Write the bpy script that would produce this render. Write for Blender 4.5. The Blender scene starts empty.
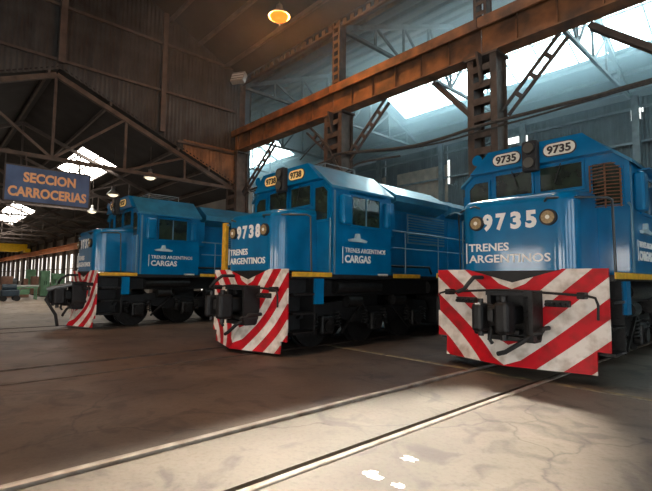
import bpy, bmesh, math, random
from mathutils import Vector, Matrix

random.seed(7)
FRONT_EMIT = 12.0      # daylight in the windows behind the photographer
LAMP_W = 700.0       # unseen sodium lamps added for warm floor fill
RIGHT_EMIT = 5.0      # daylight in the right side wall
HIGH_EMIT = 0.2       # fill glow of the added high windows above them
HAZE = 0.16           # density of the haze in the back bay
scene = bpy.context.scene
COL = scene.collection
R = math.radians

# ---------------------------------------------------------------- camera
CAM_H, YAW, PITCH, ROLL, FPX = 1.35, R(47.544), R(4.356), R(-0.546), 442.66
fw = Vector((-math.sin(YAW) * math.cos(PITCH), math.cos(YAW) * math.cos(PITCH), math.sin(PITCH)))
rt = Vector((math.cos(YAW), math.sin(YAW), 0))
dn = fw.cross(rt)
rt2 = rt * math.cos(ROLL) + dn * math.sin(ROLL)
dn2 = -rt * math.sin(ROLL) + dn * math.cos(ROLL)
cam_data = bpy.data.cameras.new('camera')
cam_data.sensor_width = 36.0
cam_data.lens = FPX / 652 * 36
cam_data.clip_end = 400
cam = bpy.data.objects.new('camera', cam_data)
COL.objects.link(cam)
m = Matrix((rt2, -dn2, -fw)).transposed().to_4x4()
m.translation = Vector((0, 0, CAM_H))
cam.matrix_world = m
scene.camera = cam


def ground(px, py, axis=2, val=0.0):
    """point where the photograph's pixel meets the floor (or another axis plane)"""
    d = rt2 * ((px - 326) / FPX) + dn2 * ((py - 245.5) / FPX) + fw
    o = Vector((0, 0, CAM_H))
    return o + d * ((val - o[axis]) / d[axis])


# ---------------------------------------------------------------- world, exposure
world = bpy.data.worlds.new('world')
scene.world = world
world.use_nodes = True
world.node_tree.nodes['Background'].inputs['Color'].default_value = (0.62, 0.74, 0.82, 1)
world.node_tree.nodes['Background'].inputs['Strength'].default_value = 1.0
vs = scene.view_settings
vs.view_transform = 'Standard'
vs.look = 'None'
vs.gamma = 1.0
vs.use_curve_mapping = False
vs.exposure = 0.15
scene.cycles.use_denoising = True
scene.cycles.volume_bounces = 1
scene.cycles.max_bounces = 8
scene.cycles.sample_clamp_indirect = 6.0


def light(name, kind, loc, target, energy, color, **kw):
    l = bpy.data.lights.new(name, kind)
    l.energy = energy
    l.color = color
    for k, v in kw.items():
        setattr(l, k, v)
    o = bpy.data.objects.new(name, l)
    COL.objects.link(o)
    o.location = loc
    d = Vector(target) - Vector(loc)
    o.rotation_euler = d.to_track_quat('-Z', 'Y').to_euler()
    return o


# area lamp added under the front roof, shaped as a sun patch on the track
SUN_DIR = Vector((0.72 * math.cos(R(52)), -0.69 * math.cos(R(52)), -math.sin(R(52)))).normalized()
PATCH_LAMP_AT = Vector((-2.15, 1.7, 0)) - SUN_DIR * (10.3 / math.sin(R(52)))
shaft = light('sun_patch_lamp', 'AREA', PATCH_LAMP_AT, PATCH_LAMP_AT + SUN_DIR, 115, (1.0, 0.93, 0.78),
              shape='ELLIPSE', size=2.44, size_y=7.0, spread=R(4))
_u = (Vector((0, 1, 0)) - SUN_DIR * SUN_DIR.y).normalized()      # long side of the beam runs with the track
_m = Matrix((_u.cross(-SUN_DIR), _u, -SUN_DIR)).transposed()
shaft.rotation_euler = _m.to_euler()

# ---------------------------------------------------------------- materials
MATS = {}


def mat(name, color, rough=0.6, metal=0.0, noise=0.0, nscale=6.0, bump=0.0, bscale=30.0, coat=0.0, color2=None,
        emit=None, estr=0.0, alpha=None, spec=0.5):
    if name in MATS:
        return MATS[name]
    mt = bpy.data.materials.new(name)
    mt.use_nodes = True
    nt = mt.node_tree
    b = nt.nodes['Principled BSDF']
    b.inputs['Roughness'].default_value = rough
    b.inputs['Metallic'].default_value = metal
    b.inputs['Specular IOR Level'].default_value = spec
    b.inputs['Coat Weight'].default_value = coat
    b.inputs['Coat Roughness'].default_value = 0.08
    c = tuple(color) + (1,)
    b.inputs['Base Color'].default_value = c
    tc = nt.nodes.new('ShaderNodeTexCoord')
    if noise or color2:
        n = nt.nodes.new('ShaderNodeTexNoise')
        n.inputs['Scale'].default_value = nscale
        n.inputs['Detail'].default_value = 6
        nt.links.new(tc.outputs['Object'], n.inputs['Vector'])
        rp = nt.nodes.new('ShaderNodeValToRGB')
        rp.color_ramp.elements[0].position = 0.35
        rp.color_ramp.elements[1].position = 0.68
        c2 = color2 or tuple(x * (1 - noise) for x in color)
        rp.color_ramp.elements[0].color = tuple(c2) + (1,)
        rp.color_ramp.elements[1].color = c
        nt.links.new(n.outputs['Fac'], rp.inputs['Fac'])
        nt.links.new(rp.outputs['Color'], b.inputs['Base Color'])
    if bump:
        n2 = nt.nodes.new('ShaderNodeTexNoise')
        n2.inputs['Scale'].default_value = bscale
        n2.inputs['Detail'].default_value = 4
        nt.links.new(tc.outputs['Object'], n2.inputs['Vector'])
        bp = nt.nodes.new('ShaderNodeBump')
        bp.inputs['Strength'].default_value = bump
        bp.inputs['Distance'].default_value = 0.02
        nt.links.new(n2.outputs['Fac'], bp.inputs['Height'])
        nt.links.new(bp.outputs['Normal'], b.inputs['Normal'])
    if emit:
        b.inputs['Emission Color'].default_value = tuple(emit) + (1,)
        b.inputs['Emission Strength'].default_value = estr
    MATS[name] = mt
    return mt


BLUE = mat('blue_paint', (0.0, 0.155, 0.36), 0.28, noise=0.25, nscale=2.5, coat=0.7, spec=0.2, bump=0.04, bscale=9)
BLUE_ROOF = mat('lighter_roof_blue', (0.03, 0.21, 0.36), 0.32, noise=0.35, nscale=3.0, coat=0.7)  # lighter than the body blue, for the roof parts
PALEBL = mat('highlight_pale', (0.45, 0.58, 0.62), 0.3, coat=0.5)  # pale colour carries a painted highlight on the cab cowls
BLACK = mat('black_iron', (0.012, 0.012, 0.013), 0.5, 0.2, noise=0.4, nscale=14, bump=0.3, bscale=40)
GREASE = mat('greasy_iron', (0.028, 0.027, 0.027), 0.38, 0.5, noise=0.6, nscale=18, bump=0.3, bscale=50)
RAILBLUE = mat('handrail_paint', (0.10, 0.20, 0.27), 0.3)
GREYRAIL = mat('grey_handrail_paint', (0.20, 0.22, 0.23), 0.4, 0.3)
DARKRAIL = mat('dark_handrail_paint', (0.045, 0.055, 0.06), 0.4, 0.3)
YELLOW = mat('yellow_paint', (0.72, 0.40, 0.02), 0.5, noise=0.3, nscale=12)
WHITE = mat('white_lettering', (0.82, 0.82, 0.80), 0.5)
INK = mat('dark_numeral_paint', (0.03, 0.02, 0.02), 0.5)
PLATE = mat('number_plate_white', (0.78, 0.74, 0.64), 0.45)
PLATE_Y = mat('number_plate_amber', (0.80, 0.58, 0.25), 0.45, emit=(1.0, 0.55, 0.15), estr=0.25)
GLASS = mat('dark_cab_glass', (0.012, 0.016, 0.016), 0.06, spec=0.8, color2=(0.03, 0.045, 0.03), nscale=4)
RUBBER = mat('black_rubber', (0.015, 0.015, 0.016), 0.7)
MESHB = mat('rusty_wire', (0.20, 0.08, 0.035), 0.7, noise=0.5, nscale=20)
LENS = mat('headlight_lens', (0.62, 0.45, 0.25), 0.12, 0.4, noise=0.35, nscale=30)
RUST = mat('rusty_steel', (0.115, 0.080, 0.060), 0.75, 0.1, color2=(0.055, 0.038, 0.030), nscale=3.0, bump=0.3, bscale=18)
BEAMM = mat('crane_beam_paint', (0.30, 0.12, 0.045), 0.62, 0.1, color2=(0.10, 0.05, 0.028), nscale=2.2, bump=0.2, bscale=14)
STEEL = mat('grey_brown_steel', (0.105, 0.080, 0.066), 0.7, 0.2, color2=(0.06, 0.045, 0.038), nscale=3.0, bump=0.2, bscale=15)
GREYST = mat('grey_steel', (0.11, 0.125, 0.13), 0.65, 0.3, noise=0.4, nscale=3.0)
CORR = mat('old_zinc_sheet', (0.055, 0.054, 0.052), 0.6, 0.2, color2=(0.020, 0.016, 0.014), nscale=1.1, bump=0.15, bscale=8)
CORR_R = mat('orange_brown_sheet', (0.26, 0.125, 0.06), 0.7, 0.2, color2=(0.09, 0.05, 0.03), nscale=1.4, bump=0.15, bscale=8)  # orange-brown, for the low gable sheets near the column
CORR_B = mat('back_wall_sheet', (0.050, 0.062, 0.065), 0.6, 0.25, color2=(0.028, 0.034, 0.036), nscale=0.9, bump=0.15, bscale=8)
TAN = mat('tan_wall_panel', (0.26, 0.19, 0.13), 0.8, color2=(0.14, 0.11, 0.085), nscale=1.4)
ROOFM = mat('dark_roof_sheet', (0.028, 0.025, 0.024), 0.85, 0.1, noise=0.5, nscale=1.5)
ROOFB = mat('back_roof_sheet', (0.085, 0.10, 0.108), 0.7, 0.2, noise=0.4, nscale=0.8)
PANE = mat('daylit_roof_glass', (0.8, 0.85, 0.85), 0.4, emit=(0.66, 0.93, 1.0), estr=10.0)
PANE_W = mat('daylit_glass', (0.8, 0.85, 0.85), 0.4, emit=(1.0, 0.97, 0.90), estr=1.6)
PANE_L = mat('daylit_window_glass', (0.8, 0.85, 0.85), 0.4, color2=(0.3, 0.3, 0.28), nscale=1.3, emit=(1.0, 0.93, 0.84), estr=1.3)
PANE_F = mat('front_roof_fill_glass', (0.8, 0.85, 0.85), 0.4, emit=(1.0, 0.93, 0.85), estr=7.0)  # glow of the added roof light, fills floor and cab roofs
RAILD = mat('dull_rail_steel', (0.10, 0.075, 0.06), 0.5, 0.3, color2=(0.04, 0.03, 0.025), nscale=5)
PANE_S = mat('daylit_side_hall_roof_glass', (0.8, 0.85, 0.85), 0.4, emit=(1.0, 0.94, 0.85), estr=16.0)
RAILM = mat('worn_rail_steel', (0.46, 0.42, 0.37), 0.4, 0.25, color2=(0.25, 0.19, 0.15), nscale=5)
GROOVE = mat('flangeway_dirt', (0.022, 0.018, 0.015), 0.9)
SIGNB = mat('sign_blue_enamel', (0.09, 0.15, 0.30), 0.45, color2=(0.05, 0.085, 0.17), nscale=1.5)
SIGNT = mat('sign_orange_lettering', (0.80, 0.40, 0.18), 0.5, emit=(0.9, 0.45, 0.2), estr=0.06)
SODIUM = mat('sodium_bulb', (0.02, 0.01, 0.0), 0.4, emit=(1.0, 0.14, 0.01), estr=2.4)
SHADE = mat('lamp_shade_enamel', (0.30, 0.29, 0.27), 0.4, 0.4)
WARMB = mat('pendant_bulb', (1, 0.9, 0.7), 0.4, emit=(1.0, 0.85, 0.6), estr=1.2)
CABLE = mat('dusty_cable', (0.075, 0.060, 0.050), 0.8, noise=0.4, nscale=20)
CRANEY = mat('crane_yellow', (0.80, 0.46, 0.01), 0.5, noise=0.2, emit=(0.9, 0.5, 0.0), estr=0.05)
CRANEO = mat('runway_orange', (0.58, 0.20, 0.07), 0.6, noise=0.35, nscale=2)
GREEN = mat('machine_green', (0.22, 0.46, 0.27), 0.5, noise=0.3, nscale=4)
PINKB = mat('faded_red_cabinet', (0.42, 0.22, 0.15), 0.6, noise=0.3, nscale=4)
DKBLUE = mat('dark_blue_machine', (0.03, 0.06, 0.09), 0.5, noise=0.3)
BENCHW = mat('pale_bench_top', (0.62, 0.66, 0.60), 0.5)
PALEW = mat('pale_plaster', (0.34, 0.32, 0.29), 0.85, noise=0.35, nscale=1.0)
FLOORY = mat('worn_floor_paint', (0.34, 0.27, 0.13), 0.8, color2=(0.13, 0.11, 0.085), nscale=7)
SPLASH = mat('white_paint_splash', (0.85, 0.84, 0.80), 0.7)


def stripe_mat(slope):
    mt = bpy.data.materials.new('red_white_chevrons')
    mt.use_nodes = True
    nt = mt.node_tree
    b = nt.nodes['Principled BSDF']
    b.inputs['Roughness'].default_value = 0.5
    b.inputs['Specular IOR Level'].default_value = 0.25
    N = nt.nodes.new
    L = nt.links.new
    tc = N('ShaderNodeTexCoord')
    sp = N('ShaderNodeSeparateXYZ')
    L(tc.outputs['Object'], sp.inputs[0])

    def ma(op, a, bb=None):
        n = N('ShaderNodeMath')
        n.operation = op
        for i, v in enumerate((a, bb)):
            if v is None:
                continue
            if isinstance(v, (int, float)):
                n.inputs[i].default_value = v
            else:
                L(v, n.inputs[i])
        return n.outputs[0]
    ax = ma('ABSOLUTE', sp.outputs['X'])
    # shallow near the middle, steep towards the edges
    steep = ma('MULTIPLY', ma('MAXIMUM', ma('SUBTRACT', ax, 0.20), 0.0), slope)
    shallow = ma('MULTIPLY', ma('MINIMUM', ax, 0.20), 0.40)
    u = ma('SUBTRACT', sp.outputs['Z'], ma('ADD', steep, shallow))
    ph = ma('FRACT', ma('ADD', ma('DIVIDE', u, 0.54), 10.0 + STRIPE_PHASE))
    red = ma('LESS_THAN', ph, 0.5)
    nz = N('ShaderNodeTexNoise')
    nz.inputs['Scale'].default_value = 5
    nz.inputs['Detail'].default_value = 8
    L(tc.outputs['Object'], nz.inputs['Vector'])
    r1 = N('ShaderNodeValToRGB')
    r1.color_ramp.elements[0].position = 0.30
    r1.color_ramp.elements[1].position = 0.55
    r1.color_ramp.elements[0].color = (0.48, 0.40, 0.33, 1)
    r1.color_ramp.elements[1].color = (0.80, 0.74, 0.68, 1)
    r2 = N('ShaderNodeValToRGB')
    r2.color_ramp.elements[0].position = 0.30
    r2.color_ramp.elements[1].position = 0.55
    r2.color_ramp.elements[0].color = (0.30, 0.012, 0.012, 1)
    r2.color_ramp.elements[1].color = (0.55, 0.005, 0.014, 1)
    L(nz.outputs['Fac'], r1.inputs['Fac'])
    L(nz.outputs['Fac'], r2.inputs['Fac'])
    mx = N('ShaderNodeMix')
    mx.data_type = 'RGBA'
    L(red, mx.inputs[0])
    L(r1.outputs['Color'], mx.inputs[6])
    L(r2.outputs['Color'], mx.inputs[7])
    L(mx.outputs[2], b.inputs['Base Color'])
    return mt


STRIPE_PHASE = 0.222
STRIPES = (stripe_mat(0.85), stripe_mat(1.15), stripe_mat(1.15))


def floor_mat():
    mt = bpy.data.materials.new('shed_floor')
    mt.use_nodes = True
    nt = mt.node_tree
    b = nt.nodes['Principled BSDF']
    N = nt.nodes.new
    L = nt.links.new
    tc = N('ShaderNodeTexCoord')

    def noise(scale, detail=7, dist=0.0):
        n = N('ShaderNodeTexNoise')
        n.inputs['Scale'].default_value = scale
        n.inputs['Detail'].default_value = detail
        n.inputs['Distortion'].default_value = dist
        L(tc.outputs['Object'], n.inputs['Vector'])
        return n.outputs['Fac']

    def ramp(f, p0, c0, p1, c1):
        r = N('ShaderNodeValToRGB')
        r.color_ramp.elements[0].position = p0
        r.color_ramp.elements[1].position = p1
        r.color_ramp.elements[0].color = tuple(c0) + (1,)
        r.color_ramp.elements[1].color = tuple(c1) + (1,)
        L(f, r.inputs['Fac'])
        return r.outputs['Color']

    def mix(f, a, bb, mode='MIX'):
        x = N('ShaderNodeMix')
        x.data_type = 'RGBA'
        x.blend_type = mode
        if isinstance(f, float):
            x.inputs[0].default_value = f
        else:
            L(f, x.inputs[0])
        L(a, x.inputs[6])
        L(bb, x.inputs[7])
        return x.outputs[2]
    sp = N('ShaderNodeSeparateXYZ')
    L(tc.outputs['Object'], sp.inputs[0])
    brown = ramp(noise(0.7), 0.32, (0.060, 0.040, 0.030), 0.68, (0.118, 0.080, 0.058))
    pale = ramp(noise(0.9), 0.30, (0.105, 0.080, 0.060), 0.66, (0.165, 0.132, 0.100))
    # floor painted paler from the near rail on, as the edge of the light
    ad = N('ShaderNodeMath')
    ad.operation = 'MULTIPLY_ADD'
    L(noise(2.5), ad.inputs[0])
    ad.inputs[1].default_value = 0.10
    L(sp.outputs['X'], ad.inputs[2])
    edge = N('ShaderNodeMapRange')
    edge.inputs['From Min'].default_value = -3.55
    edge.inputs['From Max'].default_value = -3.43
    L(ad.outputs[0], edge.inputs['Value'])
    col = mix(edge.outputs[0], brown, pale)
    # paler side hall floor, the daylight there put into the colour
    far = N('ShaderNodeMapRange')
    far.inputs['From Min'].default_value = -11.0
    far.inputs['From Max'].default_value = -19.0
    L(sp.outputs['X'], far.inputs['Value'])
    hall_light = ramp(noise(0.5), 0.3, (0.27, 0.20, 0.14), 0.7, (0.42, 0.32, 0.23))
    col = mix(far.outputs[0], col, hall_light)
    # oil stains and fine speckle
    st = ramp(noise(1.9, 9, 1.4), 0.36, (0.42, 0.38, 0.36), 0.47, (1, 1, 1))
    col = mix(0.75, col, st, 'MULTIPLY')
    spk = ramp(noise(28.0, 3), 0.33, (0.72, 0.70, 0.68), 0.5, (1, 1, 1))
    col = mix(0.6, col, spk, 'MULTIPLY')
    # hair cracks
    v = N('ShaderNodeTexVoronoi')
    v.feature = 'DISTANCE_TO_EDGE'
    v.inputs['Scale'].default_value = 0.33
    wn = N('ShaderNodeTexNoise')
    wn.inputs['Scale'].default_value = 1.2
    wn.inputs['Detail'].default_value = 5
    L(tc.outputs['Object'], wn.inputs['Vector'])
    vm = N('ShaderNodeVectorMath')
    vm.operation = 'MULTIPLY_ADD'
    L(wn.outputs['Color'], vm.inputs[0])
    vm.inputs[1].default_value = (0.9, 0.9, 0)
    L(tc.outputs['Object'], vm.inputs[2])
    L(vm.outputs[0], v.inputs['Vector'])
    cr = ramp(v.outputs['Distance'], 0.0, (0.40, 0.36, 0.34), 0.006, (1, 1, 1))
    col = mix(0.8, col, cr, 'MULTIPLY')
    L(col, b.inputs['Base Color'])
    rr = N('ShaderNodeMapRange')
    rr.inputs['To Min'].default_value = 0.42
    rr.inputs['To Max'].default_value = 0.72
    L(noise(1.3), rr.inputs['Value'])
    L(rr.outputs[0], b.inputs['Roughness'])
    bp = N('ShaderNodeBump')
    bp.inputs['Strength'].default_value = 0.25
    bp.inputs['Distance'].default_value = 0.02
    L(noise(9.0, 8), bp.inputs['Height'])
    L(bp.outputs['Normal'], b.inputs['Normal'])
    return mt


FLOOR = floor_mat()

# ---------------------------------------------------------------- mesh helpers


class MB:
    def __init__(self):
        self.v = []
        self.f = []
        self.smooth = []

    def add(self, vs_, fs, smooth=False):
        o = len(self.v)
        self.v += [tuple(p) for p in vs_]
        for f in fs:
            self.f.append([i + o for i in f])
            self.smooth.append(smooth)
        return self

    def box(self, x0, x1, y0, y1, z0, z1):
        p = [(x0, y0, z0), (x1, y0, z0), (x1, y1, z0), (x0, y1, z0), (x0, y0, z1), (x1, y0, z1), (x1, y1, z1), (x0, y1, z1)]
        return self.add(p, [(0, 3, 2, 1), (4, 5, 6, 7), (0, 1, 5, 4), (1, 2, 6, 5), (2, 3, 7, 6), (3, 0, 4, 7)])

    def bbox(self, x0, x1, y0, y1, z0, z1, b=0.02):
        """box with chamfered edges"""
        bm = bmesh.new()
        bmesh.ops.create_cube(bm, size=1)
        for v in bm.verts:
            v.co = Vector(((x0 + x1) / 2 + v.co.x * (x1 - x0), (y0 + y1) / 2 + v.co.y * (y1 - y0), (z0 + z1) / 2 + v.co.z * (z1 - z0)))
        bmesh.ops.bevel(bm, geom=bm.edges[:], offset=b, segments=2, affect='EDGES', profile=0.5)
        bm.verts.index_update()
        self.add([v.co.copy() for v in bm.verts], [[v.index for v in f.verts] for f in bm.faces])
        bm.free()
        return self

    def bar(self, a, b, w, t, up=(0, 0, 1)):
        a = Vector(a)
        b = Vector(b)
        d = (b - a).normalized()
        u = Vector(up)
        if abs(d.dot(u)) > 0.98:
            u = Vector((0, 1, 0))
        s = d.cross(u).normalized()
        u = s.cross(d).normalized()
        p = []
        for e in (a, b):
            for sx, uy in ((-1, -1), (1, -1), (1, 1), (-1, 1)):
                p.append(e + s * (sx * w / 2) + u * (uy * t / 2))
        return self.add(p, [(3, 2, 1, 0), (4, 5, 6, 7), (0, 1, 5, 4), (1, 2, 6, 5), (2, 3, 7, 6), (3, 0, 4, 7)])

    def tube(self, pts, r, n=8, caps=True):
        pts = [Vector(p) for p in pts]
        rings = []
        for i, p in enumerate(pts):
            if i == 0:
                d = pts[1] - p
            elif i == len(pts) - 1:
                d = p - pts[i - 1]
            else:
                d = (pts[i + 1] - p).normalized() + (p - pts[i - 1]).normalized()
            d.normalize()
            ref = Vector((0, 0, 1)) if abs(d.z) < 0.9 else Vector((1, 0, 0))
            s = d.cross(ref).normalized()
            u = s.cross(d)
            rr = r[i] if isinstance(r, (list, tuple)) else r
            rings.append([p + s * (math.cos(2 * math.pi * k / n) * rr) + u * (math.sin(2 * math.pi * k / n) * rr) for k in range(n)])
        vs_ = [q for ring in rings for q in ring]
        fs = []
        for i in range(len(pts) - 1):
            for k in range(n):
                fs.append((i * n + k, i * n + (k + 1) % n, (i + 1) * n + (k + 1) % n, (i + 1) * n + k))
        self.add(vs_, fs, True)
        if caps:
            self.add(rings[0], [tuple(range(n - 1, -1, -1))])
            self.add(rings[-1], [tuple(range(n))])
        return self

    def cyl(self, a, b, r, n=20):
        return self.tube([a, b], r, n)

    def prism(self, poly, axis, a, b):
        """extrude a 2D polygon along an axis: axis 'y' takes (x, z), 'x' takes (y, z), 'z' takes (x, y)"""
        def mk(p, t):
            return {'y': (p[0], t, p[1]), 'x': (t, p[0], p[1]), 'z': (p[0], p[1], t)}[axis]
        n = len(poly)
        vs_ = [mk(p, a) for p in poly] + [mk(p, b) for p in poly]
        fs = [tuple(range(n)), tuple(range(2 * n - 1, n - 1, -1))]
        for i in range(n):
            fs.append((i, i + n, (i + 1) % n + n, (i + 1) % n))
        return self.add(vs_, fs)

    def mesh(self, name, material):
        me = bpy.data.meshes.new(name)
        me.from_pydata(self.v, [], self.f)
        bm = bmesh.new()
        bm.from_mesh(me)
        bmesh.ops.recalc_face_normals(bm, faces=bm.faces)
        bm.to_mesh(me)
        bm.free()
        if any(self.smooth):
            me.polygons.foreach_set('use_smooth', self.smooth)
        me.materials.append(material)
        return me

    def build(self, name, material, parent=None):
        return link(name, self.mesh(name, material), parent)


def link(name, me, parent=None, loc=None):
    o = bpy.data.objects.new(name, me)
    COL.objects.link(o)
    if parent is not None:
        o.parent = parent
    if loc is not None:
        o.location = loc
    return o


def tag(o, label=None, cat=None, group=None, kind=None):
    if label:
        o['label'] = label
    if cat:
        o['category'] = cat
    if group:
        o['group'] = group
    if kind:
        o['kind'] = kind
    return o


def empty(name, loc=(0, 0, 0), rz=0.0):
    o = bpy.data.objects.new(name, None)
    o.empty_display_size = 0.2
    COL.objects.link(o)
    o.location = loc
    o.rotation_euler = (0, 0, rz)
    return o


def copy_tree(o, parent=None):
    c = o.copy()
    COL.objects.link(c)
    c.parent = parent
    for ch in [x for x in COL.objects if x.parent == o]:
        copy_tree(ch, c)
    return c


def text(name, body, size, loc, rot, material, parent, bold=0.0, spacing=1.0, width=None, extrude=0.004, align='LEFT'):
    cu = bpy.data.curves.new(name, 'FONT')
    cu.body = body
    cu.size = size
    cu.extrude = extrude
    cu.offset = bold
    cu.space_character = spacing
    cu.align_x = align
    cu.resolution_u = 3
    t = bpy.data.objects.new(name, cu)
    COL.objects.link(t)
    bpy.context.view_layer.update()
    me = bpy.data.meshes.new_from_object(t.evaluated_get(bpy.context.evaluated_depsgraph_get()))
    bpy.data.objects.remove(t)
    xs = [v.co.x for v in me.vertices]
    if width:
        k = width / (max(xs) - min(xs))
        x0 = min(xs) if align == 'LEFT' else (min(xs) + max(xs)) / 2
        for v in me.vertices:
            v.co.x = (v.co.x - x0) * k
    me.materials.clear()
    me.materials.append(material)
    o = link(name, me, parent)
    o.location = loc
    o.rotation_euler = rot
    return o


FRONT = (R(90), 0, 0)
SIDE = (R(90), 0, R(90))

# ---------------------------------------------------------------- the setting
TRACKS = (-13.52, -7.362, -3.025)
YB, YBACK, YFRONT = 9.8, 24.0, -9.0
XG, XEND, XRIGHT, XBL = -16.25, -98.0, 10.0, -40.0
GAUGE2 = 0.53


def tall_front(y):
    return 13.0 - 0.4412 * abs(y - 3.0)


def low_roof(y):
    return 8.2 - 0.4338 * abs(y - 3.0)


def back_roof(y):
    return 13.0 - 0.4225 * abs(y - 16.9)


# floor in strips so that the flangeways beside the rails are real grooves
fl = MB()
cuts = []
for xc in TRACKS:
    cuts.append((xc - GAUGE2 - 0.04, xc - GAUGE2 + 0.10))
    cuts.append((xc + GAUGE2 - 0.10, xc + GAUGE2 + 0.04))
x = XEND
for a, b in cuts:
    fl.box(x, a, YFRONT, YBACK, -0.12, 0)
    x = b
fl.box(x, XRIGHT, YFRONT, YBACK, -0.12, 0)
floor = fl.build('floor', FLOOR)
tag(floor, 'stained brown shed floor with paler tones painted in where light falls', kind='structure')
gv = MB()
for a, b in cuts:
    gv.box(a, b, YFRONT, YBACK, -0.20, -0.07)
gv.build('flangeway', GROOVE, floor)

tnames = ('track of the far left locomotive', 'track of the middle locomotive', 'track of the nearest locomotive')
for xc, tn in zip(TRACKS, tnames):
    for s_ in (-1, 1):
        r_ = empty('rail', (xc + s_ * GAUGE2, 0, 0))
        tag(r_, 'worn steel %s rail set in the floor, %s' % ('left' if s_ < 0 else 'right', tn), 'rail', 'rails let into the floor')
        MB().prism([(-0.033, -0.07), (0.033, -0.07), (0.033, 0.006), (0.024, 0.012), (-0.024, 0.012), (-0.033, 0.006)], 'y',
                   YFRONT, YBACK).build('rail_head', RAILM if xc > -4 else RAILD, r_)
        MB().box(-0.008, 0.008, YFRONT, YBACK, -0.16, -0.07).build('rail_web', GROOVE, r_)

# worn yellow guide line across the floor
ln = MB()
xs = [-6.9, -5.6, -4.5, -3.62]
for xa, xb in ((-6.8, -5.3), (-5.2, -3.62), (-3.40, -2.62), (-2.40, -0.2), (-0.1, 4.0)):
    ln.box(xa, xb, 6.28 - 0.05, 6.28 + 0.05, 0.001, 0.004)
tag(ln.build('trim_1', FLOORY), 'faint worn yellow line painted across the floor', kind='structure')


def splash(px, py, r, seed, label):
    rr = random.Random(seed)
    p = ground(px, py)
    pts = []
    n = 16
    for k in range(n):
        a = 2 * math.pi * k / n
        q = r * (0.55 + 0.6 * rr.random())
        pts.append((math.cos(a) * q, math.sin(a) * q * 0.8))
    o = MB().prism(pts, 'z', 0.001, 0.004).build('paint_splash', SPLASH)
    o.location = p
    tag(o, label, 'paint splash', 'white paint splashes on the concrete')


splash(409, 459, 0.075, 1, 'white paint splash farther from the rail on the concrete')
splash(372, 475, 0.085, 2, 'white paint splash nearest the rail on the concrete')
splash(398, 486, 0.05, 5, 'smaller white paint splash at the bottom edge of the concrete')


def corr_mesh(name, w, zb0, zb1, zt0, zt1, material, pitch=0.15, amp=0.022):
    """upright corrugated sheet along local x from 0 to w; bottom and top may slope"""
    n = max(2, int(round(w / pitch))) * 4
    vs_, fs = [], []
    for i in range(n + 1):
        t = i / n
        xx = t * w
        yy = amp * math.sin(2 * math.pi * xx / pitch)
        vs_.append((xx, yy, zb0 + (zb1 - zb0) * t))
        vs_.append((xx, yy, zt0 + (zt1 - zt0) * t))
    for i in range(n):
        fs.append((2 * i, 2 * i + 2, 2 * i + 3, 2 * i + 1))
    m_ = MB()
    m_.add(vs_, fs, True)
    return m_.mesh(name, material)


# gable cladding over the side hall, facing the locomotives
wl = empty('wall_left', (XG, 0, 0))
tag(wl, 'dark corrugated sheet gable above the roof truss, orange-brown near the column', kind='structure')
sw = 0.85
y = -8.9
while y < YB - 0.1:
    w = min(sw, YB - 0.05 - y)
    ya, yb_ = y, y + w

    def bot(q):
        return low_roof(q) - 0.06 if q > -3.85 else 0.0
    zr = (tall_front(ya) + 0.04, tall_front(yb_) + 0.04)
    if ya < -3.8 < yb_ or yb_ <= -3.8:
        zb = (0, 0)
    else:
        zb = (bot(ya), bot(yb_))
    rusty = ya > 6.8  # low sheets from here to the column are orange-brown
    if rusty:
        zm = 6.75
        me = corr_mesh('corrugated_sheet', w + 0.02, zb[0], zb[1], zm, zm, CORR_R)
        o = link('corrugated_sheet', me, wl, (0, y, 0))
        o.rotation_euler = (0, 0, R(90))
        me = corr_mesh('corrugated_sheet', w + 0.02, zm - 0.1, zm - 0.1, zr[0], zr[1], CORR)
        o = link('corrugated_sheet', me, wl, (-0.03, y, 0))
        o.rotation_euler = (0, 0, R(90))
    else:
        me = corr_mesh('corrugated_sheet', w + 0.02, zb[0], zb[1], zr[0], zr[1], CORR)
        o = link('corrugated_sheet', me, wl, (random.choice((0, -0.012)), y, 0))
        o.rotation_euler = (0, 0, R(90))
    y += sw
for z_ in (6.55, 8.35, 10.2):
    y0 = -3.8
    if z_ < 8.2:
        y0 = 3.0 + (8.2 - z_) / 0.4338 + 0.2
    elif z_ < 10.3:
        y0 = -3.5
    MB().box(0.02, 0.10, y0, YB - 0.3, z_, z_ + 0.09).build('girt', STEEL, wl)
MB().box(0.02, 0.20, 6.28, 6.46, 6.8, 11.4).build('wall_post', STEEL, wl)
MB().box(0.02, 0.20, 2.9, 3.1, 8.3, 12.9).build('wall_post', STEEL, wl)

# back wall of the far bay
wb = empty('wall_back', (0, YBACK, 0))
tag(wb, 'grey corrugated back wall with tan panels and a slit of daylight under the eaves', kind='structure')
me_a = corr_mesh('corrugated_sheet', 1.02, 5.6, 5.6, 9.86, 9.86, CORR_B)
me_b = corr_mesh('corrugated_sheet', 1.02, 0, 0, 5.7, 5.7, CORR_B)
me_t = corr_mesh('corrugated_sheet', 1.02, 5.6, 5.6, 8.7, 8.7, TAN)
me_u = corr_mesh('corrugated_sheet', 1.02, 8.6, 8.6, 9.86, 9.86, CORR_B)
for k in range(50):
    xx = XBL + k
    if -19.5 < xx < -15.2 or -22.6 < xx < -20.4:
        link('corrugated_sheet', me_t, wb, (xx, 0, 0))
        link('corrugated_sheet', me_u, wb, (xx, -0.02, 0))
    else:
        link('corrugated_sheet', me_a, wb, (xx, random.choice((0, -0.02)), 0))
    link('corrugated_sheet', me_b, wb, (xx, -0.03, 0))
px_me = MB().box(-0.14, 0.14, -0.32, -0.06, 0, 9.9).mesh('wall_post', GREYST)
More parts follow.
